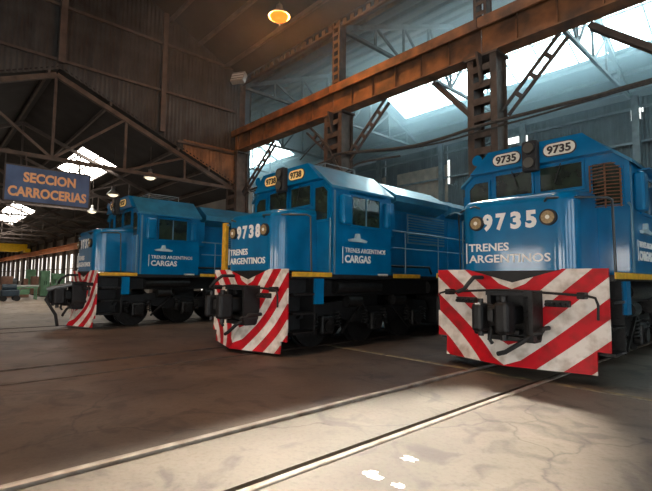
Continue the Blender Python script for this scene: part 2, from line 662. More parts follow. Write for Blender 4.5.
for k in range(10):
    link('wall_post', px_me, wb, (0.1 - 5.15 * k + 5.15, 0, 0))
for z_ in (5.6, 7.7, 9.3):
    MB().box(XBL, XRIGHT, -0.16, -0.05, z_, z_ + 0.10).build('girt', GREYST, wb)

# small bright openings high in the back wall
for i, (px, py, w, h_) in enumerate(((636, 114, 0.42, 0.55), (641, 109, 0.22, 0.30), (513, 140, 0.75, 0.45), (449, 172, 0.20, 1.5), (525, 139, 0.35, 0.35))):
    p = ground(px, py, 1, YBACK - 0.12)
    wn = empty('window_%d' % (i + 1), p)
    tag(wn, ['small bright window high in the back wall above the nearest cab', 'tiny bright opening beside the small window in the back wall',
             'wide bright opening behind the lit column in the back wall', 'tall thin slit of daylight in the tan back wall',
             'small bright opening above the nearest locomotive headlight'][i], kind='structure')
    MB().box(-w / 2, w / 2, -0.01, 0.01, -h_ / 2, h_ / 2).build('pane', PANE_W, wn)
    fr = MB()
    for sx in (-1, 1):
        fr.box(sx * w / 2 - 0.02, sx * w / 2 + 0.02, -0.04, 0.03, -h_ / 2, h_ / 2)
    fr.box(-w / 2 - 0.02, w / 2 + 0.02, -0.04, 0.03, h_ / 2, h_ / 2 + 0.04)
    fr.box(-w / 2 - 0.02, w / 2 + 0.02, -0.04, 0.03, -h_ / 2 - 0.04, -h_ / 2)
    fr.build('window_frame', GREYST, wn)


def slope_quad(mb, x0, x1, ya, yb_, fz, t=0.05):
    za, zb = fz(ya), fz(yb_)
    mb.add([(x0, ya, za), (x1, ya, za), (x1, yb_, zb), (x0, yb_, zb), (x0, ya, za + t), (x1, ya, za + t), (x1, yb_, zb + t), (x0, yb_, zb + t)],
           [(0, 3, 2, 1), (4, 5, 6, 7), (0, 1, 5, 4), (1, 2, 6, 5), (2, 3, 7, 6), (3, 0, 4, 7)])


def pane_row(parent, x0, x1, ya, yb_, fz, n, material, split=1, barm=GREYST):
    """glazed strip of a roof slope: each pane and each glazing bar its own piece"""
    dx = (x1 - x0) / n
    dy = (yb_ - ya) / split
    for j in range(split):
        y0, y1 = ya + j * dy, ya + (j + 1) * dy
        g = MB()
        slope_quad(g, 0.03, dx - 0.03, y0 + 0.02, y1 - 0.02, fz, 0.012)
        me = g.mesh('skylight_pane', material)
        for k in range(n):
            link('skylight_pane', me, parent, (x0 + k * dx, 0, 0))
    g = MB()
    slope_quad(g, -0.03, 0.03, ya, yb_, lambda q: fz(q) - 0.05, 0.08)
    me = g.mesh('glazing_bar', barm)
    for k in range(n + 1):
        link('glazing_bar', me, parent, (x0 + k * dx, 0, 0))
    for j in range(split + 1):
        MB().box(x0, x1, ya + j * dy - 0.025, ya + j * dy + 0.025, fz(ya + j * dy) - 0.06, fz(ya + j * dy) + 0.02).build('glazing_bar', barm, parent)


# roof of the front bay, dark, with one unseen roof light added for fill
c1 = empty('ceiling', (0, 0, 0))
tag(c1, 'dark sheet roof over the front bay with the sodium lamp', kind='structure')
SKX0, SKX1, SKY0, SKY1 = PATCH_LAMP_AT.x + 0.6, PATCH_LAMP_AT.x + 3.8, 5.8, 8.3
rf = MB()
slope_quad(rf, XG, XRIGHT, YFRONT, 3.0, tall_front)
slope_quad(rf, XG, XRIGHT, 3.0, SKY0, tall_front)
slope_quad(rf, XG, SKX0, SKY0, SKY1, tall_front)
slope_quad(rf, SKX1, XRIGHT, SKY0, SKY1, tall_front)
slope_quad(rf, XG, XRIGHT, SKY1, YB, tall_front)
rf.build('roof_sheeting', ROOFM, c1)
pane_row(c1, SKX0, SKX1, SKY0, SKY1, tall_front, 5, PANE_F)
for k, y_ in enumerate((-1.5, 0.2, 1.9, 4.2, 5.4, 6.6, 7.8, 9.0)):
    MB().box(XG, XRIGHT, y_ - 0.05, y_ + 0.05, tall_front(y_) - 0.20, tall_front(y_) - 0.04).build('purlin', STEEL, c1)

# roof of the back bay with the long bright roof light on its far slope
c2 = empty('ceiling', (0, 0, 0))
tag(c2, 'hazy blue-grey sheet roof over the back bay with a long white roof light', kind='structure')
BS0, BS1 = 17.9, 21.3
rf = MB()
slope_quad(rf, XBL, XRIGHT, YB, 16.9, back_roof)
slope_quad(rf, XBL, XRIGHT, 16.9, BS0, back_roof)
slope_quad(rf, XBL, XRIGHT, BS1, YBACK + 0.3, back_roof)
slope_quad(rf, XBL, -34, BS0, BS1, back_roof)
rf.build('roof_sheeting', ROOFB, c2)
slope_quad(rg_ := MB(), -27, -16.2, BS0, BS1, back_roof)
rg_.build('roof_sheeting', ROOFB, c2)
pane_row(c2, -34, -27, BS0, BS1, back_roof, 5, PANE, 2)
pane_row(c2, -16.2, XRIGHT, BS0, BS1, back_roof, 19, PANE, 2)
for y_ in (11.0, 12.4, 13.8, 15.2, 16.6, 17.5, 21.5, 22.5, 23.5):
    MB().box(XBL, XRIGHT, y_ - 0.05, y_ + 0.05, back_roof(y_) - 0.20, back_roof(y_) - 0.04).build('purlin', GREYST, c2)

# roof of the low side hall
c3 = empty('ceiling', (0, 0, 0))
tag(c3, 'low dark roof of the side hall with glazed patches behind the sign', kind='structure')
LS0, LS1 = 5.1, 6.65
SKYL = ((-27.3, -22.0, 7), (-56, -42.0, 12), (-84, -70, 12))
rf = MB()
slope_quad(rf, XEND, XG, -3.8, 3.0, low_roof)
slope_quad(rf, XEND, XG, 3.0, LS0, low_roof)
slope_quad(rf, XEND, XG, LS1, YB + 0.6, low_roof)
px_ = XG
for a, b, n in SKYL:
    slope_quad(rf, b, px_, LS0, LS1, low_roof)
    px_ = a
slope_quad(rf, XEND, px_, LS0, LS1, low_roof)
rf.build('roof_sheeting', ROOFM, c3)
for a, b, n in SKYL:
    pane_row(c3, a, b, LS0, LS1, low_roof, n, PANE_S, 2, STEEL)
for y_ in (-2.4, -0.6, 1.2, 2.7, 4.6, 7.1, 8.4, 9.4):
    MB().box(XEND, XG, y_ - 0.04, y_ + 0.04, low_roof(y_) - 0.16, low_roof(y_) - 0.03).build('purlin', STEEL, c3)

# right wall and the wall behind the photographer with tall windows
RWIN = [(-6.5, -2.5), (-0.5, 3.5), (5.0, 8.5)]
wr = MB()
yy_ = YFRONT
for a, b in RWIN:
    wr.box(XRIGHT, XRIGHT + 0.2, yy_, a, 0, 13)
    wr.box(XRIGHT, XRIGHT + 0.2, a, b, 0, 1.0)
    wr.box(XRIGHT, XRIGHT + 0.2, a, b, 4.6, 13)
    yy_ = b
wr.box(XRIGHT, XRIGHT + 0.2, yy_, YBACK, 0, 13)
tag(wr.build('wall_right', PALEW), 'plastered side wall of the shed with tall daylit windows', kind='structure')
GLZ_R = mat('daylit_right_glass', (0.8, 0.8, 0.8), 0.4, emit=(0.86, 0.95, 1.0), estr=RIGHT_EMIT)
for q, (a, b) in enumerate(RWIN):
    wn = empty('window_%d' % (40 + q), (XRIGHT + 0.1, a, 1.0))
    tag(wn, 'tall daylit window in the right side wall, %s from the photographer' % ('first', 'second', 'third')[q], kind='structure')
    w = b - a
    pm = MB().box(-0.01, 0.01, 0.03, w / 3 - 0.03, 0.03, 1.77).mesh('pane', GLZ_R)
    g = MB()
    for i in range(3):
        for j in range(2):
            link('pane', pm, wn, (0, i * w / 3, j * 1.8))
    for i in range(4):
        g.box(-0.04, 0.04, i * w / 3 - 0.03, i * w / 3 + 0.03, 0, 3.6)
    for j in range(3):
        g.box(-0.04, 0.04, 0, w, j * 1.8 - 0.03, j * 1.8 + 0.03)
    g.build('window_frame', GREYST, wn)
DOORS = [(-10.9, -8.7, 0.1, 2.95), (-6.7, -5.2, 0.1, 2.95), (-1.6, 2.2, 0.1, 2.95), (4.6, 8.0, 0.1, 2.95)]
UPPER = [(-14.0, -9.0, 6.2, 8.4), (-7.5, -2.5, 6.2, 8.4), (-1.0, 4.0, 6.2, 8.4)]  # high windows added as fill for the upper parts


def openings(mb, x0, x1, z0, z1, holes):
    """wall strip between z0 and z1 with holes that fill its height"""
    xx = x0
    for a, b in holes:
        mb.box(xx, a, YFRONT - 0.25, YFRONT, z0, z1)
        xx = b
    mb.box(xx, x1, YFRONT - 0.25, YFRONT, z0, z1)


wf = MB()
openings(wf, XG, XRIGHT, 0, 2.95, [(a, b) for a, b, c, d in DOORS])
wf.box(XG, XRIGHT, YFRONT - 0.25, YFRONT, 2.95, 6.2)
openings(wf, XG, XRIGHT, 6.2, 8.4, [(a, b) for a, b, c, d in UPPER])
wf.box(XG, XRIGHT, YFRONT - 0.25, YFRONT, 8.4, 10)
tag(wf.build('wall_front', PALEW), 'plastered wall behind the photographer with glazed doors and added high windows', kind='structure')
nwin = 6
GLZ_D = mat('daylit_door_glass', (0.8, 0.8, 0.8), 0.4, emit=(1.0, 0.95, 0.88), estr=FRONT_EMIT)
GLZ_U = mat('high_fill_glass', (0.8, 0.8, 0.8), 0.4, emit=(0.95, 0.97, 1.0), estr=HIGH_EMIT)
for q, (a, b, z0, z1) in enumerate(DOORS + UPPER):
    door = q < len(DOORS)
    wn = empty('door_%d' % (q + 1) if door else 'window_%d' % nwin, ((a + b) / 2, YFRONT - 0.12, z0))
    if not door:
        nwin += 1
    tag(wn, ('wide glazed daylit door' if door else 'added high fill window') + ' in the wall behind the photographer, %s from the gable' % ('first', 'second', 'third', 'fourth')[q if door else q - len(DOORS)], kind='structure')
    w, h_ = b - a, z1 - z0
    nj = 3 if door else 2
    pm = MB().box(-w / 6 + 0.03, w / 6 - 0.03, -0.01, 0.01, 0.03, h_ / nj - 0.03).mesh('pane', GLZ_D if door else GLZ_U)
    for i in range(3):
        for j in range(nj):
            link('pane', pm, wn, (-w / 3 + i * w / 3, 0, j * h_ / nj))
    g = MB()
    for i in range(4):
        xq = -w / 2 + i * w / 3
        g.box(xq - 0.03, xq + 0.03, -0.04, 0.04, 0, h_)
    for j in range(nj + 1):
        g.box(-w / 2, w / 2, -0.04, 0.04, j * h_ / nj - 0.03, j * h_ / nj + 0.03)
    g.build('window_frame', GREYST, wn)

# side hall: long wall with tall windows, and its far end
MB_END = MB().box(XEND - 0.2, XEND, -3.9, YB + 0.7, 0, 8.2).build('wall_end', PALEW)
tag(MB_END, 'far end wall of the side hall', kind='structure')
ws = MB()
YS = YB + 0.5
bays = []
xx = XG - 0.4
k = 0
while xx > XEND + 4:
    bays.append((xx - 3.9, xx - 0.5))
    xx -= 4.4
prev = XG
for a, b in bays:
    ws.box(b, prev, YS, YS + 0.2, 0, low_roof(YB) + 0.1)
    ws.box(a, b, YS, YS + 0.2, 0, 0.7)
    ws.box(a, b, YS, YS + 0.2, 3.5, low_roof(YB) + 0.1)
    prev = a
ws.box(XEND, prev, YS, YS + 0.2, 0, low_roof(YB) + 0.1)
tag(ws.build('wall_side', PALEW), 'long wall of the side hall between tall daylit windows', kind='structure')
pane_me = MB().box(0.04, 1.09, -0.01, 0.01, 0.04, 1.36).mesh('pane', PANE_L)
wfr = MB()
for q in (0, 1.13, 2.27, 3.4):
    wfr.box(q - 0.05, q + 0.05, -0.05, 0.05, 0, 2.8)
for q in (0, 1.4, 2.8):
    wfr.box(0, 3.4, -0.05, 0.05, q - 0.04, q + 0.04)
wfr_me = wfr.mesh('window_frame', STEEL)
for bi, (a, b) in enumerate(bays):
    wn = empty('window_%d' % nwin, (a, YS + 0.08, 0.7))
    nwin += 1
    tag(wn, 'tall paned window in the side hall wall, bay %d counted from the locomotives' % (bi + 1), kind='structure')
    for i in range(3):
        for j in range(2):
            link('pane', pane_me, wn, (i * 1.135, 0, j * 1.4))
    link('window_frame', wfr_me, wn)
tag(MB().box(XEND, XG, -4.1, -3.9, 0, low_roof(-3.8)).build('wall_near', PALEW), 'near long wall of the side hall', kind='structure')
tag(MB().box(XBL - 0.2, XBL, YB + 0.8, YBACK, 0, 13).build('wall_far', CORR_B), 'far left wall of the back bay', kind='structure')
# infill between the low roof of the side hall and the back bay roof
tag(MB().box(XBL, XG - 0.5, YB + 0.75, YB + 0.85, 0, 10).build('wall_bay', CORR_B), 'sheet wall between side hall and back bay', kind='structure')

# ---------------------------------------------------------------- steel columns


def column(xa, xb, ztop, label, side_plates=True):
    """built-up column: lower shaft from xa to xb, upper shaft on its left part"""
    xm = (xa + xb) / 2
    c = empty('steel_column', (xm, YB, 0))
    tag(c, label, 'column', 'riveted steel columns under the crane girder')
    h = (xb - xa) / 2
    zc = 6.70
    for nm, x0 in (('flange', -h), ('flange', h - 0.16)):
        g = MB()
        g.box(x0, x0 + 0.16, -0.26, -0.235, 0, zc)
        g.box(x0, x0 + 0.16, 0.235, 0.26, 0, zc)
        g.box(x0 + 0.07, x0 + 0.09, -0.235, 0.235, 0, zc)
        g.build(nm, RUST, c)
    bt = MB().box(-h + 0.16, h - 0.16, -0.272, -0.255, 0, 0.16).mesh('batten_plate', RUST)
    bt2 = MB().box(-h + 0.16, h - 0.16, 0.255, 0.272, 0, 0.16).mesh('batten_plate', RUST)
    z = 0.3
    while z < zc - 0.2:
        link('batten_plate', bt, c, (0, 0, z))
        link('batten_plate', bt2, c, (0, 0, z + 0.16))
        z += 0.40
    MB().box(-h - 0.1, h + 0.1, -0.36, 0.36, 0, 0.04).build('base_plate', RUST, c)
    MB().box(-h - 0.05, h + 0.05, -0.30, 0.30, zc - 0.05, zc).build('cap_plate', RUST, c)
    # upper shaft
    uw = 0.34
    g = MB()
    for x0 in (-h, -h + uw - 0.07):
        g.box(x0, x0 + 0.07, 0.08, 0.11, zc, ztop)
        g.box(x0, x0 + 0.07, 0.36, 0.39, zc, ztop)
        g.box(x0 + 0.03, x0 + 0.05, 0.1, 0.37, zc, ztop)
    up = g.build('upper_shaft', RUST, c)
    rg = MB().box(-h + 0.07, -h + uw - 0.07, 0.085, 0.10, 0, 0.10).mesh('batten_plate', RUST)
    z = zc + 0.15
    while z < ztop - 0.1:
        link('batten_plate', rg, up, (0, 0, z))
        z += 0.27
    # bracket in front, carrying the girder flange
    MB().prism([(-0.5, zc), (-0.26, zc), (-0.26, zc - 0.7), (-0.30, zc - 0.7)], 'x', -0.03, 0.03).build('bracket', RUST, c)
    return c


COLX = ((-16.85, -16.0), (-10.57, -9.75), (-5.40, -4.66), (-0.25, 0.50), (5.0, 5.75))
clab = ('rust-brown steel column at the gable end of the crane girder', 'lattice steel column rising behind the middle locomotive',
        'lattice steel column between the middle and nearest locomotives', 'lattice steel column beside the nearest locomotive',
        'lattice steel column at the near end of the crane girder')
for (xa, xb), lb in zip(COLX, clab):
    column(xa, xb, 10.05, lb)

# ---------------------------------------------------------------- crane girder, one length for each bay
ZB1, ZB2 = 6.70, 7.55
spans = [(-16.95, -10.2), (-10.18, -5.05), (-5.03, 0.1), (0.12, 5.4)]
glab = ('rusty crane girder length ending at the gable wall', 'orange-lit crane girder length above the middle locomotive',
        'rusty crane girder length above the nearest locomotive', 'rusty crane girder length at the near end of the row')
for (a, b), lb in zip(spans, glab):
    g = empty('crane_girder', ((a + b) / 2, YB, ZB1))
    tag(g, lb, 'girder', 'crane girder lengths along the column row')
    L_ = (b - a) / 2
    H_ = ZB2 - ZB1
    MB().box(-L_, L_, -0.20, -0.17, 0.04, H_ - 0.04).build('web_plate', BEAMM, g)
    MB().box(-L_, L_, -0.30, 0.12, 0.0, 0.04).build('bottom_flange', BEAMM, g)
    MB().box(-L_, L_, -0.42, 0.22, H_ - 0.05, H_).build('top_flange', BEAMM, g)
    MB().box(-L_, L_, -0.42, -0.36, H_ - 0.26, H_ - 0.05).build('edge_angle', BEAMM, g)
    MB().box(-L_, L_, -0.12, -0.06, H_, H_ + 0.10).build('crane_rail', STEEL, g)
    sm = MB().box(-0.012, 0.012, -0.28, -0.20, 0.04, H_ - 0.05).mesh('stiffener', BEAMM)
    n = int(2 * L_ / 0.85)
    for k in range(1, n):
        link('stiffener', sm, g, (-L_ + k * 2 * L_ / n, 0, 0))

# knee braces from the columns up to the girder


def brace(x0, z0, x1, z1, label, double=False):
    a = Vector((x0, YB + 0.05, z0))
    b_ = Vector((x1, YB + 0.05, z1 - 0.09))
    t = empty('knee_brace', a)
    tag(t, label, 'brace', 'knee braces of the crane girder')
    d = b_ - a
    n_ = Vector((-d.z, 0, d.x)).normalized()
    if double:
        for s_ in (-1, 1):
            MB().bar(n_ * (0.11 * s_), d + n_ * (0.11 * s_), 0.07, 0.06, n_).build('brace_bar', STEEL, t)
        k = int(d.length / 0.42)
        for i in range(1, k):
            p = d * (i / k)
            MB().bar(p - n_ * 0.11, p + n_ * 0.11, 0.06, 0.10, d).build('batten_plate', STEEL, t)
    else:
        MB().bar((0, 0, 0), d, 0.10, 0.12, n_).build('brace_bar', STEEL, t)
        MB().bar((0, 0.10, 0), d + Vector((0, 0.10, 0)), 0.02, 0.16, n_).build('brace_plate', STEEL, t)


brace(-5.42, 5.35, -6.55, ZB1, 'single knee brace left of the column between two locomotives')
brace(-4.62, 5.25, -3.30, ZB1, 'laced knee brace right of the column between two locomotives', True)
brace(-0.28, 4.40, -2.80, ZB1, 'single knee brace above the nearest cab at the frame edge')
brace(-9.72, 5.2, -8.15, ZB1, 'laced knee brace right of the column behind the middle cab', True)
brace(-10.6, 5.6, -11.75, ZB1, 'thin laced knee brace left of the column behind the middle cab', True)
brace(-15.95, 4.9, -13.75, ZB1, 'long laced knee brace beside the gable end column', True)

# ---------------------------------------------------------------- roof trusses


def truss(x, ya, yb_, fz, zch, label, group, material, n=8, s=0.09):
    t = empty('roof_truss', (x, (ya + yb_) / 2, zch))
    tag(t, label, 'truss', group)
    yc = (ya + yb_) / 2
    o = Vector((x, yc, zch))

    def P(yy, zz):
        return Vector((0, yy - yc, zz - zch))
    MB().bar(P(ya, zch), P(yb_, zch), s * 1.2, s * 1.2).build('bottom_chord', material, t)
    top = lambda q: fz(q) - 0.24
    MB().bar(P(ya, top(ya)), P(yc, top(yc)), s * 1.5, s * 1.6).build('rafter', material, t)
    MB().bar(P(yc, top(yc)), P(yb_, top(yb_)), s * 1.5, s * 1.6).build('rafter', material, t)
    for k in range(1, n):
        yy = ya + (yb_ - ya) * k / n
        MB().bar(P(yy, zch), P(yy, top(yy)), s * 0.8, s * 0.8, (1, 0, 0)).build('web_bar', material, t)
    for k in range(n):
        y0 = ya + (yb_ - ya) * k / n
        y1 = ya + (yb_ - ya) * (k + 1) / n
        if k < n / 2:
            if k > 0:
                MB().bar(P(y0, top(y0)), P(y1, zch), s * 0.8, s * 0.8).build('web_bar', material, t)
        elif k < n - 1:
            MB().bar(P(y0, zch), P(y1, top(y1)), s * 0.8, s * 0.8).build('web_bar', material, t)
    return t


for i, (xx, lb) in enumerate(((-16.68, 'blue-grey roof truss starting at the gable end column'), (-10.4, 'blue-grey roof truss starting at the column behind the middle cab'),
                              (-5.23, 'blue-grey roof truss starting at the column between two locomotives'), (-0.08, 'blue-grey roof truss over the nearest locomotive'),
                              (-22.8, 'far blue-grey roof truss left of the gable column'), (-29.0, 'farthest blue-grey roof truss in the back bay'))):
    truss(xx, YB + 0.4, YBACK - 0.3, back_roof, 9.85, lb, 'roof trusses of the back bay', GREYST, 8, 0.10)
glb = ['brown gable truss carrying the blue sign', 'second brown truss of the side hall behind the sign', 'third brown truss of the side hall behind the sign',
       'fourth brown truss of the side hall behind the sign', 'fifth brown truss of the side hall', 'sixth brown truss of the side hall', 'seventh brown truss of the side hall',
       'eighth brown truss of the side hall', 'ninth brown truss of the side hall', 'tenth brown truss of the side hall']
for i in range(10):
    truss(XG - 0.10 - 5.2 * i - (0 if i == 0 else 1.0), -3.8, YB - 0.15, low_roof, 5.15, glb[i], 'roof trusses of the side hall',
          RUST if i == 0 else STEEL, 6, 0.10 if i == 0 else 0.085)

# eaves beam joining the column heads
eb = empty('eaves_beam', (-8, YB + 0.2, 10.0))
tag(eb, 'thin pierced eaves beam joining the column heads', 'beam')
MB().box(-8.6, 14, -0.05, 0.05, 0.10, 0.16).build('top_angle', STEEL, eb)
MB().box(-8.6, 14, -0.05, 0.05, -0.18, -0.12).build('bottom_angle', STEEL, eb)
bm_ = MB().box(-0.09, 0.09, -0.02, 0.02, -0.13, 0.11).mesh('batten_plate', STEEL)
for k in range(64):
    link('batten_plate', bm_, eb, (-8.4 + 0.35 * k, 0, 0))

# crane runway of the side hall and its far columns
rw = empty('runway_beam', (-60, YB - 0.15, 3.75))
tag(rw, 'long orange crane runway beam along the side hall windows', 'beam')
MB().box(-37, 38, -0.03, 0.03, 0.0, 0.40).build('web_plate', CRANEO, rw)
MB().box(-37, 38, -0.16, 0.16, 0.40, 0.45).build('top_flange', CRANEO, rw)
MB().box(-37, 38, -0.14, 0.14, -0.04, 0.0).build('bottom_flange', CRANEO, rw)
fc = MB()
fc.box(-0.20, 0.20, -0.14, -0.10, 0, 5.2)
fc.box(-0.20, 0.20, 0.10, 0.14, 0, 5.2)
fc.box(-0.04, 0.04, -0.10, 0.10, 0, 5.2)
fc_me = fc.mesh('column_shaft', STEEL)
fb_me = MB().box(-0.26, 0.26, -0.2, 0.2, 0, 0.05).mesh('base_plate', STEEL)
ords = ('first', 'second', 'third', 'fourth', 'fifth', 'sixth', 'seventh', 'eighth', 'ninth', 'tenth', 'eleventh', 'twelfth', 'thirteenth', 'fourteenth', 'fifteenth', 'sixteenth', 'seventeenth', 'eighteenth')
for k in range(17):
    c = empty('hall_column', (XG - 5.0 - 4.4 * k - 0.05, YB + 0.2, 0))
    tag(c, 'dark steel column between the side hall windows, %s from the gable' % ords[k], 'column', 'columns along the side hall windows')
    link('column_shaft', fc_me, c)
    link('base_plate', fb_me, c)

# yellow travelling crane at the far left
cr = empty('overhead_crane', (-64, 2.9, 4.25))
tag(cr, 'yellow overhead travelling crane bridging the side hall', 'crane')
g = MB()
g.prism([(-6.5, 0.35), (-5.6, 0.0), (5.6, 0.0), (6.5, 0.35), (6.5, 0.95), (-6.5, 0.95)], 'x', -0.25, 0.25)
g.build('bridge_girder', CRANEY, cr)
MB().box(-0.9, 0.9, 6.25, 6.75, 0.0, 0.40).build('end_carriage', CRANEY, cr)
MB().box(-0.9, 0.9, -6.75, -6.25, 0.0, 0.40).build('end_carriage', CRANEY, cr)
MB().box(-0.5, 0.5, -3.6, -2.5, 0.95, 1.35).build('hoist_trolley', STEEL, cr)


# ---------------------------------------------------------------- hanging sign
sg = empty('hanging_sign', (XG + 0.25, 2.84, 3.62))
tag(sg, 'blue hanging sign with orange capitals reading SECCION CARROCERIAS', 'sign')
MB().bbox(-0.02, 0.02, -1.14, 1.14, 0, 1.06, 0.008).build('sign_board', SIGNB, sg)
fr = MB()
fr.box(-0.03, 0.03, -1.17, -1.13, -0.03, 1.09).box(-0.03, 0.03, 1.13, 1.17, -0.03, 1.09)
fr.box(-0.03, 0.03, -1.17, 1.17, -0.04, 0.0).box(-0.03, 0.03, -1.17, 1.17, 1.06, 1.10)
fr.build('sign_frame', STEEL, sg)
text('lettering', 'SECCION', 0.40, (0.024, 0.02, 0.61), SIDE, SIGNT, sg, bold=0.016, width=1.42, align='CENTER')
text('lettering', 'CARROCERIAS', 0.40, (0.024, 0.0, 0.15), SIDE, SIGNT, sg, bold=0.016, width=2.12, align='CENTER')
for yy in (-0.62, 0.55):
    MB().bar((0, yy, 1.06), (-0.3, yy, 1.56), 0.03, 0.03).build('hanger', STEEL, sg)

# ---------------------------------------------------------------- lamps


def pendant(p, zroof, label, group, bulb, shade, r=0.26):
    t = empty('pendant_lamp', p)
    tag(t, label, 'lamp', group)
    n = 20
    prof = [(r, 0.0), (r * 0.94, 0.05), (r * 0.55, 0.16), (r * 0.3, 0.24), (r * 0.28, 0.36), (0.02, 0.38)]
    m_ = MB()
    vs_ = []
    for (rr, zz) in prof:
        for k in range(n):
            a = 2 * math.pi * k / n
            vs_.append((math.cos(a) * rr, math.sin(a) * rr, zz))
    fs = []
    for i in range(len(prof) - 1):
        for k in range(n):
            fs.append((i * n + k, i * n + (k + 1) % n, (i + 1) * n + (k + 1) % n, (i + 1) * n + k))
    m_.add(vs_, fs, True)
    m_.build('lamp_shade', shade, t)
    m_ = MB()
    vs_, fs = [], []
    for i in range(5):
        a = math.pi / 2 * i / 4
        for k in range(n):
            c_ = 2 * math.pi * k / n
            vs_.append((math.cos(c_) * r * 0.82 * math.cos(a), math.sin(c_) * r * 0.82 * math.cos(a), 0.03 - r * 0.45 * math.sin(a)))
    for i in range(4):
        for k in range(n):
            fs.append((i * n + k, i * n + (k + 1) % n, (i + 1) * n + (k + 1) % n, (i + 1) * n + k))
    m_.add(vs_, fs, True)
    m_.build('bulb', bulb, t)
    MB().cyl((0, 0, 0.36), (0, 0, zroof - p[2]), 0.012, 6).build('suspension_rod', STEEL, t)
    return t


LAMP = (-10.14, 7.33, 9.0)
lp = pendant(LAMP, tall_front(7.33) + 0.01, 'glowing orange sodium lamp hanging under the dark front roof', None, SODIUM, STEEL, 0.33)
bl = bpy.data.lights.new('sodium_light', 'POINT')
bl.energy = 1500
bl.color = (1.0, 0.40, 0.10)
bl.shadow_soft_size = 0.2
blo = bpy.data.objects.new('sodium_light', bl)
COL.objects.link(blo)
blo.parent = lp
blo.location = (0, 0, -0.03)
for (lx, ly, lb) in ((-4.6, 2.4, 'added sodium lamp out of view over the track in front of the nearest locomotive'), (-9.6, 0.4, 'added sodium lamp out of view over the floor in front of the far left locomotive')):  # two unseen lamps added to warm the floor
    l2 = pendant((lx, ly, 9.0), tall_front(ly) + 0.01, lb, None, SODIUM, STEEL, 0.33)
    sl_ = bpy.data.lights.new('sodium_light', 'SPOT')
    sl_.energy = LAMP_W
    sl_.color = (1.0, 0.60, 0.34)
    sl_.spot_size = R(100)
    sl_.spot_blend = 0.6
    sl_.shadow_soft_size = 0.25
    so_ = bpy.data.objects.new('sodium_light', sl_)
    COL.objects.link(so_)
    so_.parent = l2
    so_.location = (0, 0, -0.16)
for i, (px, py, lb) in enumerate(((113, 195, 'small pale pendant lamp above the far left cab roof'), (92, 212, 'small pale pendant lamp below the sign corner'),
                                  (150, 178, 'small pale pendant lamp under the gable truss'))):
    q = ground(px, py, 2, 5.35 if i == 2 else 4.85)
    pendant((q.x, q.y, q.z), low_roof(q.y) + 0.01, lb, 'pendant lamps of the side hall', WARMB, SHADE, 0.25)

fl_ = empty('floodlight', (-15.55, 9.25, 9.60))
tag(fl_, 'square floodlight fixed at the head of the gable end column', 'floodlight')
MB().bbox(-0.30, 0.30, -0.12, 0.12, -0.24, 0.24, 0.03).build('housing', SHADE, fl_)
MB().box(-0.26, 0.26, -0.135, -0.12, -0.20, 0.20).build('glass', mat('floodlight_glass', (0.5, 0.5, 0.48), 0.2), fl_)
for k in range(3):
    MB().box(-0.27, 0.27, -0.15, -0.135, -0.16 + 0.15 * k, -0.14 + 0.15 * k).build('guard_bar', STEEL, fl_)
MB().bar((0, 0.1, 0), (0, 0.5, -0.25), 0.06, 0.04).build('bracket', STEEL, fl_)
fl_.rotation_euler = (R(-25), 0, R(30))

# cable bundle strung along the columns


def cable(pts, r, label, material=CABLE, sub=8):
    P_ = [Vector(p) for p in pts]
    out = []
    for i in range(len(P_) - 1):
        p0 = P_[max(i - 1, 0)]
        p1, p2 = P_[i], P_[i + 1]
        p3 = P_[min(i + 2, len(P_) - 1)]
        for k in range(sub):
            t = k / sub
            out.append(0.5 * ((2 * p1) + (p2 - p0) * t + (2 * p0 - 5 * p1 + 4 * p2 - p3) * t * t + (3 * p1 - p0 - 3 * p2 + p3) * t ** 3))
    out.append(P_[-1])
    o = MB().tube(out, r, 6).build('cable', material)
    tag(o, label, 'cable', 'cables strung along the columns')
    return o


yc_ = YB - 0.36
cz = lambda px, py: ground(px, py, 1, yc_)
pts1 = [cz(px, py) for px, py in ((250, 190), (290, 175), (330, 160), (337, 154), (400, 148), (440, 139), (480, 126), (540, 110), (600, 95), (652, 80))]
cable(pts1 + [(3.2, yc_, pts1[-1].z)], 0.040, 'thick grey cable bundle crossing the columns behind the locomotives')
pts2 = [p + Vector((0, 0.03, -0.07 - 0.05 * math.sin(i * 1.3))) for i, p in enumerate(pts1)]
cable(pts2 + [(3.2, yc_, pts2[-1].z)], 0.024, 'thinner cable hanging just under the thick bundle')
cable([cz(px, py) for px, py in ((311, 128), (321, 139), (330, 150), (336, 163), (345, 172), (360, 163), (400, 156))], 0.03, 'looped cable beside the column behind the middle cab')
cable([cz(px, py) for px, py in ((300, 160), (318, 142), (329, 146), (334, 165))], 0.022, 'small looped cable left of the column behind the middle cab')

# ---------------------------------------------------------------- locomotives


